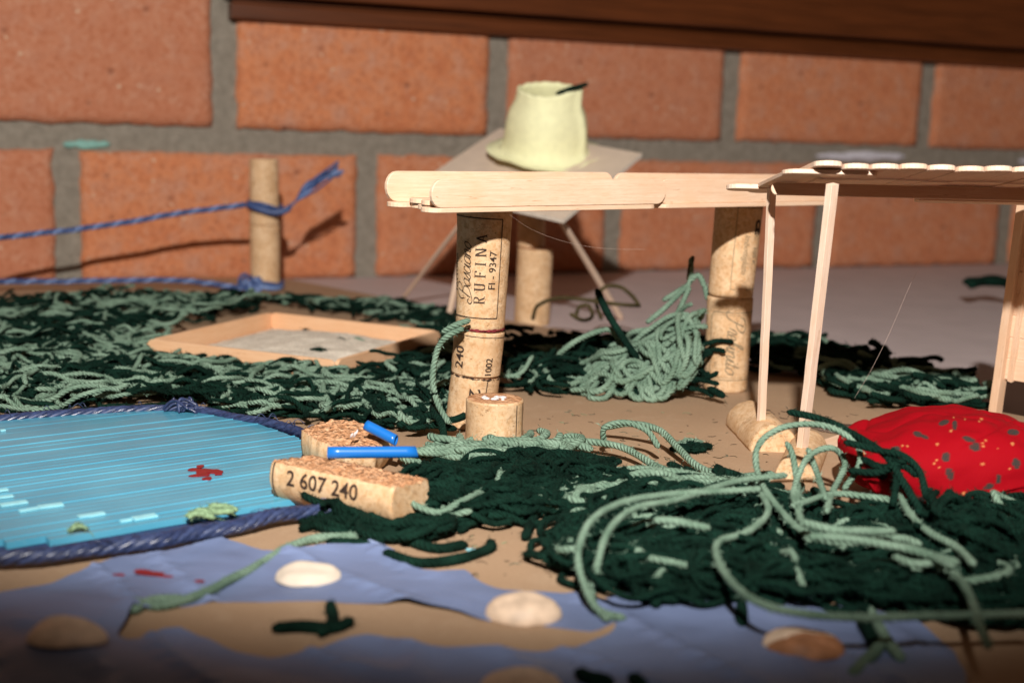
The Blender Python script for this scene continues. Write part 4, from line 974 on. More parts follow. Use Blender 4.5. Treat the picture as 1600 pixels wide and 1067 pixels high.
# cross beams under the roof
def under(u, d, drop): return fL + ev * u + bdir * d - rn * drop
stick('cross_beam', under(-1.0, 1.15, 0.16), ev, rn, 3.65, 1.1, 0.17, sh, 'stick_pale')
stick('cross_beam', under(-2.05, 6.6, 0.2), ev, rn, 12.5, 1.1, 0.2, sh, 'stick_pale')
stick('cross_beam', under(-0.8, 3.9, 0.42), ev, -bdir, 14, 0.5, 0.2, sh, 'stick')
stick('cross_beam', under(5.6, 5.5, 0.62), ev, rn, 7.0, 1.0, 0.2, sh, 'stick')
# posts
t1 = under(-1.35, 6.45, 0.42); f1 = np.array([A(1190, 648, 57.2)[0], 57.2, 1.0]); t1 = A(1206, 293, 55.3)
beam_between('post', f1, t1, 0.34, 0.22, (0.55, -1, 0), sh, 'stick_pale'); 
beam_between('post_cap', t1 + (-.18, .1, .07), t1 + (.28, .25, .07), 0.4, 0.12, UP, sh, 'stick_pale')
f2 = A(1254, 706, 53.2); f2[2] = 0.6; f2 = np.array([A(1252, 706, 53.2)[0], 53.2, 0.5]); t2 = A(1301, 288, 50.9)
beam_between('post', f2, t2, 0.42, 0.3, (0.75, -1, 0), sh, 'stick_pale')
f3 = np.array([G(1541, 650)[0], 63.6, 0.0]); t3 = A(1603, 300, 60.2); beam_between('post', f3, t3, 0.62, 0.4, (0.8, -1, 0), sh, 'stick')
dv = (t3 - f3) / np.linalg.norm(t3 - f3); f3b = f3 + dv * 2.3 + (0.42, -.3, 0); beam_between('post', f3b, t3 + (0.42, -.3, 0), 0.24, 0.25, (0.6, -1, 0), sh, 'stick')
wd = np.array([0.80, -0.60, -0.03]); wd /= np.linalg.norm(wd)
for i in range(8):
    b = f3 + dv * (2.55 + 1.13 * i) + np.array([-0.12, .20, 0.42]); pn = np.cross(wd, dv); pn /= np.linalg.norm(pn)
    stick('wall_plank', b - pn * (0.03 * (i % 2)), wd + (0, 0, rng.uniform(-.008, .008)), pn, 10.5, 1.11, 0.2, sh, 'stick', cutend=False)

# split cork feet
def dome_cork(name, p0, p1, r, seed, label):
    """half cork lying on its flat cut, round side up"""
    p0, p1 = Vector(p0), Vector(p1); ax = (p1 - p0).normalized(); L = (p1 - p0).length; up = Vector((0, 0, 1)); sidev = up.cross(ax).normalized()
    M4 = Matrix((sidev, up.cross(sidev) * -1, up)).transposed().to_4x4(); M4 = frame_x(p0, ax, up); V = []; n, nz = 30, 24
    for k in range(nz + 1):
        x = L * k / nz
        for i in range(n + 1):
            t = math.pi * i / n; g = 0.07 * max(0, mn.noise(Vector((x * .8 + seed + math.cos(t), math.cos(t) * 2.2, 1)))) * (1 if seed > 2 else 0)
            rr = r * (1 - (0.06 if k in (0, nz) else 0)) - g * 1.6 + 0.03 * mn.noise(Vector((x * 4, math.cos(t) * 4, seed))); V.append((x, -rr * math.cos(t), rr * math.sin(t) * 1.08))
    N = n + 1; F = [[k*N+i, k*N+i+1, (k+1)*N+i+1, (k+1)*N+i] for k in range(nz) for i in range(n)] + [list(range(N))[::1], [nz*N+i for i in range(N)][::-1]]
    F += [[k*N, (k+1)*N, (k+1)*N+n, k*N+n] for k in range(nz)]
    bm = bmesh.new(); vs = [bm.verts.new(v) for v in V]
    for f in F: bm.faces.new([vs[i] for i in f])
    bmesh.ops.recalc_face_normals(bm, faces=bm.faces[:]); V, F = bm_out(bm)
    o = mk(name, V, F, 'cork', M4=M4, smooth=True)
    for p in o.data.polygons:
        if len(p.vertices) > 4: p.use_smooth = False
    tag(o, label, 'cork', 'loose corks on the board'); return o, M4
fc, fM = dome_cork('split_cork', G(1207, 706) + (0.1, .0, 0), G(1160, 668) + (0.35, .8, 0), 1.1, 5.0, 'gouged half cork lying round side up under the thin left shelter post')
# print on it
bm = text2d('T 240', 0.55, 0, 0.01); slice_bm(bm, 0.1, 1); V, F = bm_out(bm); W_ = []
for x, y, _ in V:
    t = math.pi / 2 - 0.1 - y / 1.25; W_.append((2.1 + x * .8, 1.26 * math.cos(t) * -1, 1.26 * 1.08 * math.sin(t)))
mk('printed_text', W_, F, 'ink', fc, M4=fM)
dome_cork('split_cork', G(1245, 752) + (0, .3, 0), G(1262, 704) + (0.1, 0.3, 0), .85, 1.0, 'half cork behind the pale yarn loops under the second shelter post')
# flat stick and glue by the cushion
o = stick('craft_stick', G(1282, 703, 0.02), G(1385, 668) - G(1282, 703), UP, 5.2, 1.0, 0.2, None, 'stick'); tag(o, 'flat craft stick lying on the board left of the red cushion', 'stick')
bm = bmesh.new(); bmesh.ops.create_icosphere(bm, subdivisions=4, radius=1)
gc = G(1330, 672, 0.0)
for v in bm.verts:
    q = 1 + 0.25 * mn.noise(v.co * 1.7); v.co = Vector((gc[0] + v.co.x * 1.7 * q, gc[1] + v.co.y * 1.0 * q, 0.02 + max(0, v.co.z) * 0.16 * q))
V, F = bm_out(bm); o = mk('glue_puddle', V, F, 'glue', smooth=True)
gm = Mat('clear_glue', 0.12, 0.6); gm.color((0.55, 0.42, 0.34)); gm.b.inputs['Transmission Weight'].default_value = 0.8; gm.b.inputs['IOR'].default_value = 1.45
o.data.materials[0] = gm.m; tag(o, 'shiny puddle of dried clear glue on the board left of the red cushion', 'glue')

# ------------------------------------------------------------------ red cushion
cx, cy = G(1512, 735, 1.5)[:2]; cx, cy = 17.05, 48.9
nu, nv = 420, 220; V = []; cols = []
leaf = [(1475, 660, .30, .14, .3), (1492, 664, .14, .26, 0), (1434, 678, .26, .15, -.3), (1444, 682, .26, .1, -.4), (1514, 686, .36, .14, -.3), (1524, 698, .28, .24, 0), (1478, 714, .24, .26, 0), (1484, 740, .2, .34, .3), (1583, 675, .32, .17, -.1),
        (1400, 701, .26, .14, 0), (1588, 724, .2, .3, .2), (1380, 745, .28, .15, .3), (1394, 760, .15, .26, 0), (1545, 760, .28, .15, .4), (1560, 748, .15, .26, 0), (1440, 780, .25, .15, 0)]
dots = [(1460, 724, .07), (1467, 730, .06), (1464, 719, .05), (1534, 692, .06), (1540, 688, .05), (1537, 697, .05), (1534, 725, .10), (1534, 655, .07), (1530, 658, .05), (1410, 696, .05), (1418, 697, .05), (1486, 673, .08), (1465, 694, .08), (1508, 655, .05), (1582, 693, .10), (1578, 732, .06), (1350, 708, .07), (1347, 726, .06), (1400, 720, .06), (1490, 652, .05), (1425, 740, .07), (1432, 745, .05), (1505, 770, .08), (1560, 700, .05)]
def tp_px(p):
    x = p[0]; Y = p[1]; Z = p[2] - HC; d = Y * cp_ - Z * sp_; u = Y * sp_ + Z * cp_; X = x * cr_ + u * sr_; U = -x * sr_ + u * cr_
    return 800 + FPX * X / d, 533.5 - FPX * U / d
# the print is laid out on the cloth as seen from the front, in centimetres of cloth
def spw(t, e): return math.copysign(abs(t) ** e, t)
for j in range(nv + 1):
    ph = -math.pi / 2 + math.pi * j / nv
    for i in range(nu):
        a = 2 * math.pi * i / nu; X = spw(math.cos(a), .8) * spw(math.cos(ph), .62); Yy = spw(math.sin(a), .8) * spw(math.cos(ph), .62); Z = spw(math.sin(ph), .85)
        wid = 4.35; dep = 3.3; hh = 1.62 * (1 - 0.18 * X * X) * (1 + 0.12 * math.sin(X * 2.2 + 1.2))
        x = X * wid; y = Yy * dep * (1 - .12 * X); z = 1.60 + Z * hh * (1.0 + 0.08 * X)
        # seam pucker and creases
        cr = 0.20 * mn.noise(Vector((x * .55, y * .55, z * .7 + 3))) + 0.09 * mn.noise(Vector((x * 1.3, y * 1.3, z * 1.8))) - 0.09 * max(0, 1 - abs(mn.noise(Vector((x * .3 + 4, y * .4, z * .35)))) / .12) ** 2
        sm = math.exp(-((x - 1.9 + 0.5 * y) / .16) ** 2) * (0.16 if Z > 0 else 0); end = math.exp(-((X + 1) / .25) ** 2); cr += end * 0.14 * math.sin(a * 0 + math.atan2(Z, Yy + 1e-6) * 9)
        z = z * (1) + cr - sm; z = max(0.02, z)
        rot = -0.12; xr = x * math.cos(rot) - y * math.sin(rot); yr = x * math.sin(rot) + y * math.cos(rot)
        V.append((cx + xr, cy + yr + cr * .6, z))
F = [[j*nu+i, j*nu+(i+1)%nu, (j+1)*nu+(i+1)%nu, (j+1)*nu+i] for j in range(nv) for i in range(nu)]
cu = mk('cushion', V, F, 'fabric', smooth=True); tag(cu, 'small red cotton cushion printed with green leaves and tiny gold dots', 'cushion')
ca = cu.data.color_attributes.new('print', 'FLOAT_COLOR', 'POINT'); arr = np.zeros((len(V), 4), np.float32); arr[:] = (0.27, 0.0015, 0.005, 1)
VA = np.array(V); t = VA[:, 1] < cy + 1.2    # the flat leaf print on the front and top of the cloth
vx, vz = np.array([tp_px(p) for p in V]).T
for px, py, a, b, r in leaf:
    dx = vx - px; dz = vz - py; q = ((dx * math.cos(r) - dz * math.sin(r)) / (a * 29)) ** 2 + ((dx * math.sin(r) + dz * math.cos(r)) / (b * 29)) ** 2
    arr[(q < 1) & t] = (0.010, 0.036, 0.030, 1)
for px, py, r in dots:
    arr[((vx - px) ** 2 + (vz - py) ** 2 < (r * 27) ** 2) & t] = (0.50, 0.20, 0.07, 1)
ca.data.foreach_set('color', arr.ravel())

# ------------------------------------------------------------------ torn blue paper river
def paperz(seed, curl, z=0.02): return lambda x, y: z + curl * max(0, mn.noise(Vector((x * .22, y * .3, seed))) + .1) * 1.6 + 0.08 * max(0, mn.noise(Vector((x * .7, y * .9, seed + 4)))) + 0.16 * max(0, 1 - abs(mn.noise(Vector((x * .28 + .2 * y, y * .12, seed + 9)))) / .16) ** 1.5
def paper(name, outer, holes, seed, label, curl=0.25, z=0.02):
    cu = bpy.data.curves.new('p', 'CURVE'); cu.dimensions = '2D'; cu.fill_mode = 'BOTH'; rs = random.Random(seed)
    for poly in [outer] + holes:
        P_ = [G(*p) for p in poly]; pts = []
        for i in range(len(P_)):
            a, b = P_[i], P_[(i + 1) % len(P_)]; k = max(1, int(np.linalg.norm(b - a) / 0.35))
            for j in range(k):
                q = a + (b - a) * j / k; am = 0.17 if j else 0.05; pts.append((q[0] + am * rs.uniform(-1, 1), q[1] + am * rs.uniform(-1, 1)))
        # smooth once
        pts = [((pts[i-1][0] + 2*pts[i][0] + pts[(i+1) % len(pts)][0]) / 4, (pts[i-1][1] + 2*pts[i][1] + pts[(i+1) % len(pts)][1]) / 4) for i in range(len(pts))]
        sp = cu.splines.new('POLY'); sp.points.add(len(pts) - 1); sp.use_cyclic_u = True
        for i, (x, y) in enumerate(pts): sp.points[i].co = (x, y, 0, 1)
    o = bpy.data.objects.new('p', cu); COL.objects.link(o); dg = bpy.context.evaluated_depsgraph_get(); dg.update(); me = o.evaluated_get(dg).to_mesh()
    bm = bmesh.new(); bm.from_mesh(me); o.evaluated_get(dg).to_mesh_clear(); bpy.data.objects.remove(o); bpy.data.curves.remove(cu)
    bmesh.ops.remove_doubles(bm, verts=bm.verts, dist=1e-4); slice_bm(bm, 0.45, 0); slice_bm(bm, 0.45, 1)
    bmesh.ops.triangulate(bm, faces=bm.faces[:])
    for v in bm.verts:
        n_ = mn.noise(Vector((v.co.x * .22, v.co.y * .3, seed))); n2_ = mn.noise(Vector((v.co.x * .7, v.co.y * .9, seed + 4)))
        v.co.z = z + curl * max(0, n_ + .1) * 1.6 + 0.08 * max(0, n2_) + 0.16 * max(0, 1 - abs(mn.noise(Vector((v.co.x * .28 + .2 * v.co.y, v.co.y * .12, seed + 9)))) / .16) ** 1.5
    bmesh.ops.recalc_face_normals(bm, faces=bm.faces[:])
    if sum(f.normal.z for f in bm.faces) < 0: bmesh.ops.reverse_faces(bm, faces=bm.faces[:])
    r_ = bmesh.ops.solidify(bm, geom=bm.faces[:], thickness=0.03)
    V, F = bm_out(bm); o = mk(name, V, F, 'paper', smooth=False); me = o.data
    return tag(o, label, 'paper', 'torn blue paper strips')
pA = paper('blue_paper', [(-160, 960), (-60, 945), (30, 930), (110, 898), (200, 868), (270, 848), (328, 836), (372, 856), (430, 872), (520, 862), (580, 858), (618, 866), (636, 880), (628, 888), (682, 904), (708, 898), (728, 892), (752, 914), (790, 924), (880, 930), (945, 938), (1000, 915), (1060, 924), (1110, 944), (1150, 958), (1250, 948), (1360, 954), (1430, 975), (1480, 1010), (1510, 1060), (1530, 1150), (900, 1180), (300, 1160), (100, 1150), (-200, 1150)],
      [[(206, 962), (330, 940), (500, 938), (560, 942), (640, 946), (700, 954), (770, 972), (860, 980), (925, 988), (968, 968), (955, 990), (900, 1012), (860, 1022), (780, 1022), (720, 1020), (650, 1014), (600, 1002), (550, 998), (480, 1018), (420, 1032), (370, 1018), (330, 998), (290, 980), (250, 982), (222, 1004), (200, 1014), (176, 1004), (190, 985)]],
      5, 'wavy torn sheet of lavender blue paper along the front edge with an oval hole', 0.30)
blot('red_paint_mark', [(242, 897, .62, .16, -.25), (222, 892, .25, .1, 0), (186, 898, .18, .07, 0)], 0.02, 'redpaint', pA, zf=paperz(5, .3))
blot('orange_paint_mark', [(311, 908, .16, .08, 0)], 0.02, 'wineend', pA, zf=paperz(5, .3))
def shell(name, px, py, L, Wd, Hh, rot, z, mat, label, ridges=6, seed=0, slit=False, point=0.3):
    z = 0.1
    for _ in range(4): c = G(px, py, z); z = paperz(5, .3)(c[0], c[1]) - 0.02
    c = G(px, py, z); nu, nv_ = 48, 16; V = []; cols = []
    for j in range(nv_ + 1):
        ph = math.pi / 2 * j / nv_
        for i in range(nu):
            a = 2 * math.pi * i / nu; x = math.cos(a) * math.cos(ph); y = math.sin(a) * math.cos(ph); zz = math.sin(ph)
            wdt = Wd / 2 * (1 - point * x); X_ = x * L / 2; Y_ = y * wdt; Z_ = Hh * zz * (1 - .25 * point * x)
            if ridges: Z_ += 0.05 * math.sin(y * ridges + .4 * x) * (zz ** .5)
            if slit: Z_ -= 0.18 * math.exp(-((y + .35) / .09) ** 2)
            Z_ = Z_ * .68 + 0.05 * mn.noise(Vector((X_ * 1.6 + seed, Y_ * 1.6, 0))) - 0.05 * max(0, 1 - abs(zz - .45) / .05)
            V.append((X_ * math.cos(rot) - Y_ * math.sin(rot) + c[0], X_ * math.sin(rot) + Y_ * math.cos(rot) + c[1], z + max(0, Z_)))
    F = [[j*nu+i, j*nu+(i+1)%nu, (j+1)*nu+(i+1)%nu, (j+1)*nu+i] for j in range(nv_) for i in range(nu)] + [list(range(nu))[::-1]]
    mi = None
    if slit: mi = [1 if (V[f[0]][1] - c[1]) < -0.12 else 0 for f in F]
    o = mk(name, V, F, mat, smooth=True, matidx=mi); o.data.polygons[len(F) - 1].use_smooth = False; return tag(o, label, 'nut shell', 'nut shells on the blue paper')
shell('nut_shell', 482, 902, 2.0, 1.75, .62, 0.1, None, 'shell_white', 'whitest pointed nut shell on the paper beside the long pale yarn end', point=.1, seed=1)
shell('nut_shell', 818, 962, 2.2, 1.7, .95, 0, .28, 'shell', 'domed beige nut shell with a faint ridge on the lower edge of the paper strip', ridges=5, point=.05, seed=2)
shell('nut_shell', 107, 995, 2.1, 1.5, .70, -0.15, None, 'shell', 'smooth oval beige nut shell nearest the left edge of the paper', point=.25, seed=3)
shell('nut_shell', 1255, 1012, 2.15, 1.7, .72, -0.25, None, ['shell', 'shell_brown'], 'orange brown nut shell with a dark slit at the right of the paper', slit=True, point=.05, seed=4)
shell('nut_shell', 815, 1080, 2.1, 1.9, .75, 0, .30, 'shell', 'brownish nut shell cut off by the bottom edge of the picture', ridges=7, point=.05, seed=5)
# tiny blue chip on the board
o = blot('chip_or_highlight', [(736, 859, .18, .12, .2)], 0.01, 'chip', None); tag(o, 'tiny pale blue chip on the bare board beside a dark yarn curl', 'chip')

# ------------------------------------------------------------------ yarn grass
EXC.extend([[tuple(p[:2]) for p in (cL + (-.2, -.4, 0), cN + (0, -.5, 0), cR_ + (.5, 0, 0), cB + (0, .4, 0))], [tuple(p[:2]) for p in PO], (lp0[0], YP, 1.35), (-1.4, YP, 1.3), (sb[0], 55.2, 1.45), (rp0[0], YQ, 1.4), (bc[0], 94, 1.5)])
exc_lc = [tuple(G(*p)[:2]) for p in [(440, 700), (655, 712), (690, 800), (560, 812), (440, 770)]]
exc_ch = [tuple(G(*p)[:2]) for p in [(462, 672), (530, 668), (628, 680), (640, 715), (480, 722)]]
EXC.append(exc_ch)
def bumpy(h, seed, f=.25): return lambda x, y: h * (0.75 + 0.6 * mn.noise(Vector((x * f, y * f, seed))))
def do_heap(name, label, parts, cat='yarn grass', fz=14):
    C, R, M_ = [], [], []
    for p in parts: a, b, c = heap(**p); C += a; R += b; M_ += c
    return yarn_obj(name, C, R, M_, label, cat, None, 'stuff', fz=fz, seed=len(C))
R1 = [(-120, 478), (60, 466), (150, 458), (250, 462), (420, 460), (560, 470), (700, 480), (712, 520), (716, 640), (650, 688), (560, 680), (470, 666), (400, 650), (310, 640), (200, 636), (80, 640), (-160, 662)]
do_heap('yarn_grass', 'matted dark and pale green yarn left and in front of the sandbox', [
    dict(poly_px=[(-140, 545), (232, 535), (240, 565), (520, 598), (640, 590), (700, 590), (712, 650), (650, 688), (560, 678), (470, 664), (400, 648), (310, 638), (200, 634), (80, 638), (-180, 655)], n=820, light=0.36, H=bumpy(1.6, 1), L=(1.5, 9), r=(.095, .135), heading=0.05, spread=.95, wav=.7, curl=.9, seed=11),
    dict(poly_px=[(-140, 492), (60, 480), (150, 474), (300, 476), (410, 486), (235, 520), (232, 545), (-160, 560)], n=470, light=0.34, H=bumpy(1.7, 2), L=(1.5, 8), wav=.7, curl=.9, r=(.10, .14), heading=0.1, spread=.6, seed=12)])
do_heap('yarn_grass', 'thin line of dark green yarn behind the sandbox and beside the left pillar', [
    dict(poly_px=[(300, 478), (420, 474), (560, 480), (700, 492), (712, 520), (700, 600), (640, 590), (690, 505), (425, 478)], n=330, light=0.30, H=bumpy(1.1, 3), L=(1.6, 4.5), r=(.10, .14), curl=.8, wav=.5, heading=-0.1, spread=.7, seed=13),
    dict(poly_px=[(640, 560), (712, 540), (712, 640), (690, 690), (600, 660)], n=90, light=0.5, H=bumpy(1.3, 33), L=(1.5, 4), r=(.14, .18), seed=23)])
do_heap('yarn_grass', 'low dark green yarn heap on the board between the two bridge pillars', [
    dict(poly_px=[(792, 552), (850, 545), (960, 545), (1100, 540), (1105, 590), (1040, 612), (930, 608), (830, 618), (795, 612)], n=330, light=0.08, H=bumpy(1.9, 4), L=(1.5, 5), wav=.5, r=(.11, .15), heading=0.2, spread=1.2, seed=14),
    dict(poly_px=[(792, 560), (1000, 560), (1100, 590), (1040, 618), (930, 612), (820, 622)], n=24, light=1.0, H=bumpy(1.3, 5), L=(2, 5), r=(.14, .17), heading=0.0, spread=.6, seed=15)])
gc2 = np.array([7.35, 68.0, 0.0])
def moundH(x, y): return 4.9 * max(0, 1 - ((x - gc2[0] - .3) / 3.3) ** 2 - ((y - gc2[1] - 1.3) / 2.9) ** 2) ** .55 if ((x - gc2[0] - .3) / 3.3) ** 2 + ((y - gc2[1] - 1.3) / 2.9) ** 2 < 1 else 0.15
Cc, Rr, Mm = [], [], []
rs = random.Random(77)
def skH(x, y):
    t = min(1, max(0, (x - 4.3) / 6.4)); w2 = max(0, 1 - ((y - 68.6) / 3.1) ** 2); return (2.0 + 2.9 * t ** 1.4) * w2 ** .6 * min(1, max(0.08, (x - 3.6) / 1.2))
for i in range(74):
    x, y = rs.uniform(4.4, 9.6), rs.uniform(66.4, 71.0); hd = rs.gauss(0.45, .8) + (math.pi if rs.random() < .5 else 0); cv = rs.gauss(0, .7); q = rs.uniform(0, 99); f = rs.uniform(.35, 1.0); pts = []; z0 = None
    for k in range(int(rs.uniform(4, 13) / .13)):
        if x > rp0[0] - 2.0 or x < 3.4 or not 65.9 < y < 71.8 or (x - 7) ** 2 / 16 + (y - 68.7) ** 2 / 9 > 1.5:
            da_ = (math.atan2(68.7 - y, 7.0 - x) - hd + math.pi) % (2 * math.pi) - math.pi; hd += max(-.3, min(.3, da_ * .3)); cv *= .7
        if (x - rp0[0]) ** 2 + (y - YQ) ** 2 < 1.4 ** 2 or x > rp0[0] - 1.35: break
        z = .15 + f * skH(x, y) * (1 + .25 * mn.noise(Vector((q, k * .06, 0)))) + .35 * mn.noise(Vector((k * .09, q, 1))); z0 = z if z0 is None else z0 + (z - z0) * .35; pts.append((x, y, max(.14, z0)))
        cv += rs.gauss(0, .13); cv *= .975; hd += cv * .13 * 1.6; x += .13 * math.cos(hd); y += .13 * math.sin(hd)
    if len(pts) > 12: Cc.append(np.array(pts)); Rr.append(rs.uniform(.12, .155)); Mm.append(1)
for i in range(60):                         # dark strands worked in underneath
    x, y = rs.uniform(3.4, 9.6), rs.uniform(66.2, 70.5); hd = rs.uniform(0, 6.3); pts = []; f = rs.uniform(.1, .6)
    for k in range(int(rs.uniform(1.5, 4) / .13)):
        pts.append((x, y, .15 + f * skH(x, y))); hd += rs.gauss(0, .12); x += .13 * math.cos(hd); y += .13 * math.sin(hd)
    if len(pts) > 6: Cc.append(np.array(pts)); Rr.append(.13); Mm.append(0)
for cpts in [[(1035, 470, 71), (1060, 455, 71), (1078, 440, 71), (1080, 402, 71.2)], [(1078, 440, 71), (1090, 430, 71), (1100, 445, 70.8), (1106, 470, 70.6)], [(1010, 505, 70), (1040, 480, 70.4), (1075, 445, 71)], [(1000, 520, 69), (1050, 500, 69.5), (1078, 448, 70.6)], [(870, 555, 69), (905, 530, 69.2), (950, 515, 69.2), (970, 535, 69)]]:
    Cc.append(cr_spline([A(*p) for p in cpts], .12)); Rr.append(.15); Mm.append(1 if cpts[0][0] != 1078 or True else 2)
Cc.append(cr_spline([A(1076, 440, 71.1), A(1078, 420, 71.1), A(1083, 400, 71.2)], .1)); Rr.append(.13); Mm.append(2)
Cc.append(cr_spline([A(932, 452, 69.6), A(950, 490, 68.6), A(975, 530, 67.7), (A(998, 562, 66.9))], .12)); Rr.append(.19); Mm.append(0)
yarn_obj('yarn_skein', Cc, Rr, Mm, 'pale green tangled yarn bundle heaped against the right bridge pillar', 'yarn bundle', None, 'stuff', fz=14, seed=5)
ol = []
for pts in [[(832, 500, 88), (840, 478, 87), (870, 466, 86), (910, 468, 85), (960, 475, 85), (1000, 478, 85)], [(940, 500, 86), (932, 470, 86), (945, 449, 86), (970, 449, 86), (990, 465, 86), (1000, 480, 85.5)], [(900, 495, 84), (905, 480, 84), (920, 478, 84), (925, 495, 84), (910, 500, 84), (890, 490, 84)]]:
    c = cr_spline([A(*p) for p in pts], .12); c[:, 2] = np.maximum(c[:, 2], .1); ol.append(c)
yarn_obj('olive_yarn_strand', ol, [.13] * 3, [2] * 3, 'thin olive brown yarn loops on the board below the tilted card table', 'yarn strand', fz=6)
do_heap('yarn_grass', 'dark green yarn tufts along the right edge of the board behind the shelter posts', [
    dict(poly_px=[(1175, 545), (1230, 535), (1290, 560), (1300, 600), (1200, 585)], n=110, light=.35, H=bumpy(1.7, 6), L=(1.5, 4), r=(.14, .19), heading=-0.3, spread=.5, seed=16),
    dict(poly_px=[(1270, 585), (1300, 560), (1400, 575), (1500, 612), (1545, 650), (1480, 640), (1380, 640), (1300, 620)], n=210, light=.22, H=bumpy(1.5, 7), L=(1.5, 4.5), r=(.14, .2), heading=-0.25, spread=.5, seed=17),
    dict(poly_px=[(1290, 590), (1330, 575), (1390, 580), (1380, 610), (1310, 610)], n=70, light=.05, H=bumpy(2.4, 8), L=(1.5, 3.5), r=(.16, .22), heading=0.2, spread=.9, seed=18)])
# front heaps
HF = lambda x, y: 2.0 * (0.75 + 0.5 * mn.noise(Vector((x * .3, y * .3, 9))))
do_heap('yarn_grass', 'dark green yarn heap in front of the cork stub running right from the split cork', [
    dict(poly_px=[(668, 765), (720, 752), (800, 744), (880, 748), (960, 768), (930, 800), (820, 806), (700, 812), (655, 812)], n=330, light=.03, H=bumpy(1.5, 20), L=(2.5, 10), wav=.6, curl=.6, r=(.10, .14), heading=0.25, spread=.35, seed=19),
    dict(poly_px=[(520, 800), (640, 800), (700, 800), (700, 835), (620, 840), (540, 830)], n=60, light=.03, H=bumpy(.8, 21), L=(3, 8), r=(.12, .16), heading=-0.05, spread=.35, seed=20),
    dict(poly_px=[(640, 720), (720, 708), (860, 705), (880, 722), (720, 735)], n=34, light=.9, H=bumpy(.9, 22), L=(2, 5), r=(.14, .18), heading=0.1, spread=.4, seed=21)])
EXC.append((cx, cy - .2, 3.1)); EXC.append((cx - 2.6, cy, 2.4)); EXC.append((cx + 2.6, cy, 2.8))
do_heap('yarn_grass', 'biggest dark green yarn heap between the red cushion and the blue paper', [
    dict(poly_px=[(930, 830), (1000, 812), (1100, 808), (1200, 818), (1300, 832), (1400, 845), (1500, 830), (1600, 820), (1800, 810), (1850, 960), (1600, 975), (1450, 955), (1300, 940), (1100, 932), (960, 920), (890, 890), (880, 855)], n=950, light=.03, H=bumpy(1.45, 30), L=(3, 15), wav=.7, curl=.6, r=(.10, .145), heading=0.0, spread=.6, seed=22),
    dict(poly_px=[(1480, 850), (1560, 830), (1720, 815), (1800, 900), (1500, 910)], n=230, light=.02, H=bumpy(2.3, 31), L=(3, 8), curl=.6, wav=.6, r=(.10, .145), seed=24),
    dict(poly_px=[(860, 745), (1000, 755), (1150, 775), (1250, 800), (1000, 795), (930, 810), (870, 790)], n=110, light=.55, H=bumpy(1.0, 32), L=(2, 6), r=(.15, .2), heading=-0.1, spread=.35, seed=25)])
def sline(name, pts, r, mid_, label, group, fz=14, zf=0.0):
    def pt(px, py, Y, z=None):
        if Y is None: return G(px, py, z)
        p = A(px, py, Y); return p if p[2] >= zf + r else G(px, py, zf + r)
    c = [cr_spline([pt(*q) for q in p], 0.12) for p in pts]
    if len(c) > 1:
        base = np.array([c[0][:, 0].mean(), c[0][:, 1].mean(), 0]); e = empty(name, base, label, 'yarn strand', group)
        for i, k in enumerate(c): yarn_obj('strand', [k], [r], [mid_], None, None, fz=fz, seed=i, parent=e)
        return e
    return yarn_obj(name, c, [r] * len(c), [mid_] * len(c), label, 'yarn strand', group, fz=fz, seed=int(pts[0][0][0]))
gs = 'loose yarn strands on the heaps'
N_ = None
sline('yarn_strand', [[(978, 966, N_, .15), (935, 952, N_, .25), (910, 905, N_, .9), (904, 860, N_, 1.5), (925, 812, N_, 2.0), (975, 784, N_, 2.1), (1050, 772, N_, 2.0), (1120, 768, N_, 1.9), (1190, 764, N_, 1.9)]], .115, 1, 'long pale strand arching over the left end of the dark heap to the paper', gs)
sline('yarn_strand', [[(950, 968, N_, .15), (925, 935, N_, .3), (934, 880, N_, 1.2), (952, 828, N_, 1.8), (992, 794, N_, 2.0), (1060, 780, N_, 1.9), (1150, 752, N_, 1.9), (1230, 742, N_, 1.9)]], .115, 1, 'second pale strand running just inside the outer arching one', gs)
sline('yarn_strand', [[(943, 690, 54), (945, 668, 53.8), (975, 660, 53.6), (1010, 672, 53.4), (1030, 700, 53)], [(1250, 815, N_, 1.9), (1310, 828, N_, 1.9), (1400, 830, N_, 1.8)], [(1262, 838, N_, 1.8), (1330, 842, N_, 1.8), (1420, 858, N_, 1.7), (1500, 880, N_, 1.5)], [(1020, 812, N_, 1.7), (1060, 815, N_, 1.7), (1110, 826, N_, 1.6)], [(1390, 850, N_, 1.6), (1440, 862, N_, 1.6), (1490, 885, N_, 1.6)]], .13, 1, 'scattered short pale strands lying over the front heap and the bare board', gs)
sline('yarn_strand', [[(1318, 765, 45), (1343, 725, 45.6), (1335, 690, 46.2), (1285, 664, 46.6), (1222, 668, 46.5), (1184, 698, 46), (1186, 745, 45), (1214, 790, 43.5), (1258, 832, 41.5), (1318, 848, 40.5), (1400, 840, 40.5), (1440, 850, 40)]], .115, 1, 'big round pale green yarn loop standing in front of the second shelter post', gs, zf=1.25)
sline('yarn_strand', [[(1228, 690, 46.4), (1238, 710, 46), (1246, 760, 45), (1248, 800, 43), (1265, 845, 41)], [(1190, 770, 46), (1200, 800, 45.5), (1170, 830, 44), (1125, 845, 42.5), (1120, 868, 41.5), (1140, 905, 40), (1180, 938, 38.5), (1240, 956, 37.5), (1330, 964, 37), (1450, 962, 37), (1620, 958, 37)]], .115, 1, 'long pale strand dropping from the round loop and trailing right over the heap', gs, zf=1.25)
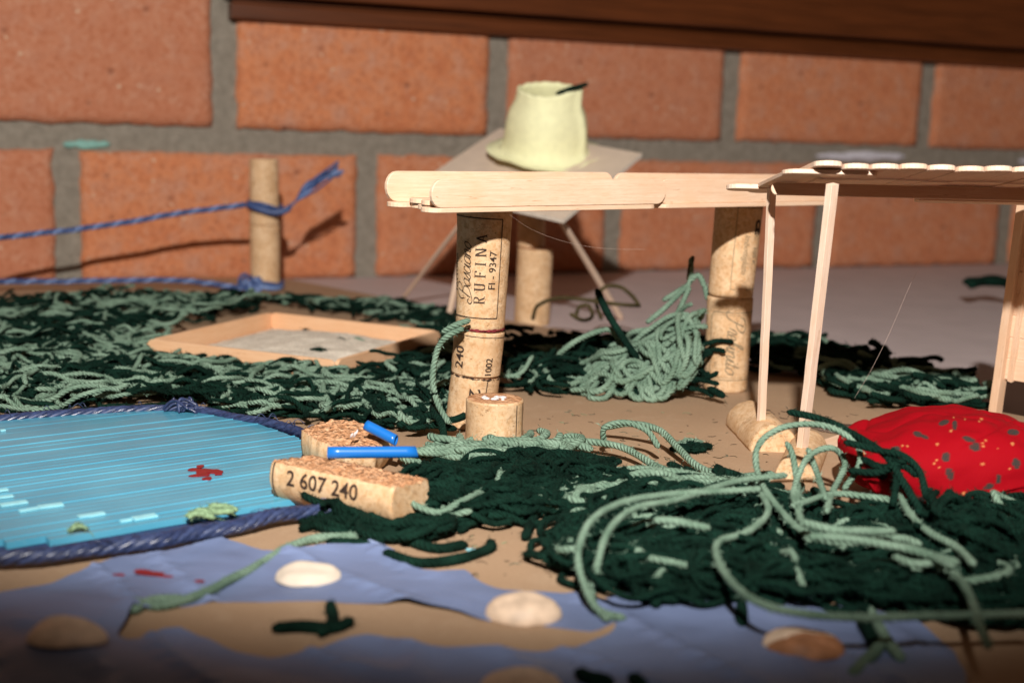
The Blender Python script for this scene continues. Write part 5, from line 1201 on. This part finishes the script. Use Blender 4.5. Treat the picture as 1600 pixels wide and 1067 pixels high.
sline('yarn_strand', [[(1250, 800, 44.5), (1240, 770, 45), (1262, 715, 46), (1300, 700, 46.4), (1320, 725, 46.3), (1300, 770, 45.5), (1292, 800, 45)], [(1240, 790, 44), (1300, 772, 44.5), (1350, 775, 44.5), (1400, 782, 44)], [(1262, 700, 47), (1275, 735, 46), (1290, 780, 45.2)]], .115, 1, 'short crossing pale strands inside the round yarn loop', gs, zf=1.25)
sline('yarn_strand', [[(1405, 770, 44.5), (1420, 800, 43.5), (1450, 830, 42.5), (1495, 855, 41.5), (1522, 882, 40.5)]], .125, 1, 'pale strand slanting down right from the cushion over the dark heap', gs, zf=1.25)
sline('yarn_strand', [[(1400, 855, 41), (1440, 870, 40.5), (1490, 895, 40), (1515, 930, 39), (1530, 975, 37.5), (1545, 1010, 36)], [(1395, 868, 41), (1425, 880, 40.5), (1460, 880, 40.2)]], .125, 1, 'pale strand running down to the bottom right corner with a short end beside it', gs, zf=1.25)
sline('yarn_strand', [[(940, 668, 57), (985, 662, 56), (1030, 672, 55), (1060, 700, 53.2), (1090, 728, 51.5), (1140, 745, 50), (1210, 740, 49)], [(855, 690, 55), (920, 690, 54), (975, 700, 53), (1030, 730, 51), (1090, 752, 50), (1150, 755, 49)]], .15, 1, 'pair of long pale strands crossing the bare board right of the cork stub', gs)
sline('yarn_strand', [[(1230, 643, 48.5), (1290, 657, 47.5), (1345, 685, 46), (1385, 712, 45), (1408, 748, 44), (1440, 800, 43)]], .135, 0, 'dark green strand sticking out left above the round pale loop', gs, zf=1.25)
sline('yarn_strand', [[(1318, 690, 45.5), (1370, 703, 45), (1410, 712, 44.6), (1436, 735, 44), (1448, 780, 43)], [(1325, 735, 45), (1370, 738, 44.8), (1410, 728, 44.6), (1436, 745, 44)], [(1395, 700, 45), (1402, 740, 44.4), (1395, 790, 43)], [(1345, 715, 45), (1380, 730, 44.8), (1420, 716, 44.4)]], .13, 0, 'dark green tangled strands lying over the left end of the red cushion', gs, zf=1.25)
sline('yarn_strand', [[(200, 938, 37.8), (250, 945, 37.8), (310, 930, 38.5), (360, 905, 39.8), (400, 885, 41), (450, 855, 42.8), (500, 840, 43.8), (560, 838, 44)], [(205, 955, 37.2), (240, 938, 38), (290, 935, 38.2)]], .15, 1, 'long pale strand lying across the blue paper toward the split cork', gs)
sline('yarn_strand', [[(468, 826, 44.5), (505, 815, 45), (560, 812, 45.3), (610, 822, 44.8)], [(510, 846, 43), (570, 850, 42.8), (600, 846, 43)], [(600, 862, 42), (650, 878, 41.2), (710, 874, 41.3), (765, 856, 42.3), (765, 845, 43)], [(620, 838, 43.5), (680, 856, 42.5), (730, 850, 43)], [(820, 840, 43.5), (835, 805, 45), (850, 780, 46)], [(880, 830, 43.5), (900, 800, 45), (940, 780, 46)]], .17, 0, 'dark green strand ends curling over the bare board in front of the split cork', gs)
sline('yarn_strand', [[(668, 742, 52), (690, 700, 54), (692, 670, 55.5), (680, 650, 56.5), (650, 655, 57), (620, 665, 57)]], .17, 0, 'dark green strand looping beside the foot of the left bridge pillar', gs)
sline('yarn_strand', [[(725, 512, 57.2), (700, 525, 57.2), (684, 545, 57.4), (676, 590, 57), (684, 630, 56.6), (702, 662, 56)], [(690, 520, 57.4), (712, 508, 57.2), (735, 500, 57.4)]], .14, 1, 'pale green strand hanging down the left side of the left bridge pillar', gs)
sline('yarn_strand', [[(728, 714, 53.4), (733, 700, 53.4), (737, 682, 53.6)]], .14, 1, 'short pale yarn end sticking up at the left front of the cork stub', gs)
sline('yarn_strand', [[(760, 724, 52.6), (780, 708, 52.8), (796, 692, 53)]], .14, 1, 'short pale yarn end leaning up at the right front of the cork stub', gs)
scrap('yarn_scrap', 1085, 700, 0.0, 4, .15, 1.6, 0, 'small dark and fuzzy yarn tuft on the bare board left of the gouged half cork', 51, 'yarn scraps', .4)
scrap('yarn_scrap', 1065, 690, 0.1, 3, .13, 1.6, 1, 'small pale yarn tuft on the bare board left of the gouged half cork', 52, 'yarn scraps', .4)
sline('yarn_scrap', [[(424, 981, 36), (470, 978, 36), (520, 980, 36), (552, 968, 36.5)], [(500, 990, 35.6), (520, 968, 36.4), (515, 942, 37.6)]], .17, 0, 'dark green crossed yarn scrap inside the oval hole of the blue paper', 'yarn scraps')
sline('yarn_scrap', [[(1106, 606, 66), (1118, 612, 65.6), (1132, 619, 65)]], .2, 0, 'short dark yarn end lying at the foot of the right bridge pillar', 'yarn scraps')
sline('yarn_scrap', [[(1505, 440, 112), (1540, 440, 112), (1572, 442, 111)], [(1515, 446, 110), (1550, 436, 113), (1580, 445, 110)]], .4, 0, 'blurred dark green yarn bit lying far back on the bare table', 'yarn scraps')
sline('yarn_scrap', [[(900, 1048, 32.2), (925, 1060, 32), (960, 1066, 31.7)], [(985, 1055, 32), (1010, 1075, 31.5)]], .2, 0, 'dark yarn bits on the paper at the bottom edge of the picture', 'yarn scraps')
sline('yarn_strand', [[(1000, 905, 38), (1005, 935, 37)], [(1020, 900, 38.5), (1025, 945, 36.8)], [(1155, 925, 38), (1160, 975, 36.2)], [(1345, 935, 38), (1350, 970, 37), (1370, 1010, 35.2)], [(1370, 930, 38), (1400, 960, 37)]], .19, 0, 'dark strand ends hanging from the front heap over the blue paper', gs)
sline('yarn_strand', [[(1345, 935, 37.8), (1365, 965, 36.8), (1385, 1000, 35.5), (1410, 1030, 34.5)], [(1330, 1055, 33), (1365, 1020, 34.6), (1380, 1000, 35.2)]], .17, 1, 'pale frayed strand end lying over the paper at the lower right', gs)
# single hair fibres
for pts, lb in [([(795, 335, 56), (830, 358, 58), (880, 377, 60), (940, 388, 62), (1010, 390, 64)], 'thin loose hair fibre hanging from the underside of the bridge'), ([(1436, 420, 60), (1420, 450, 59), (1390, 520, 56), (1360, 580, 55), (1335, 622, 54)], 'thin loose hair fibre slanting below the shelter roof')]:
    V, F, mi = tubes([cr_spline([A(*p) for p in pts], .2)], [.004], [0], nv=5, lobes=1, lobe=0); tag(mk('hair_fibre', V, F, ['fibre']), lb, 'fibre')

# lint and stray fibres on the board
rs = random.Random(99); Cl, Rl, Ml = [], [], []
bare = [G(*p) for p in [(820, 640), (1100, 640), (1340, 640), (1350, 700), (1150, 740), (820, 720)]]; bare2 = [G(*p) for p in [(470, 835), (700, 800), (900, 800), (880, 900), (740, 905), (630, 870)]]
for P_, n in ((bare, 120), (bare2, 70)):
    xs = [p[0] for p in P_]; ys = [p[1] for p in P_]; k = 0
    while k < n:
        x, y = rs.uniform(min(xs), max(xs)), rs.uniform(min(ys), max(ys))
        if not inpoly(x, y, P_): continue
        a = rs.uniform(0, 6.3); L = rs.uniform(.08, .5); d = np.array([math.cos(a), math.sin(a), 0]) * L; p = np.array([-d[1], d[0], 0]) * rs.uniform(-.5, .5)
        Cl.append(cr_spline([(x, y, .015), np.array([x, y, .02]) + d / 2 + p, np.array([x, y, .015]) + d], 0.06)); Rl.append(rs.uniform(.006, .014)); Ml.append(rs.choice([0, 0, 1, 1, 2, 3])); k += 1
yarn_obj('lint', Cl, Rl, Ml, 'fine yarn lint and crumbs scattered over the bare brown board', 'lint', None, 'stuff', fz=0)
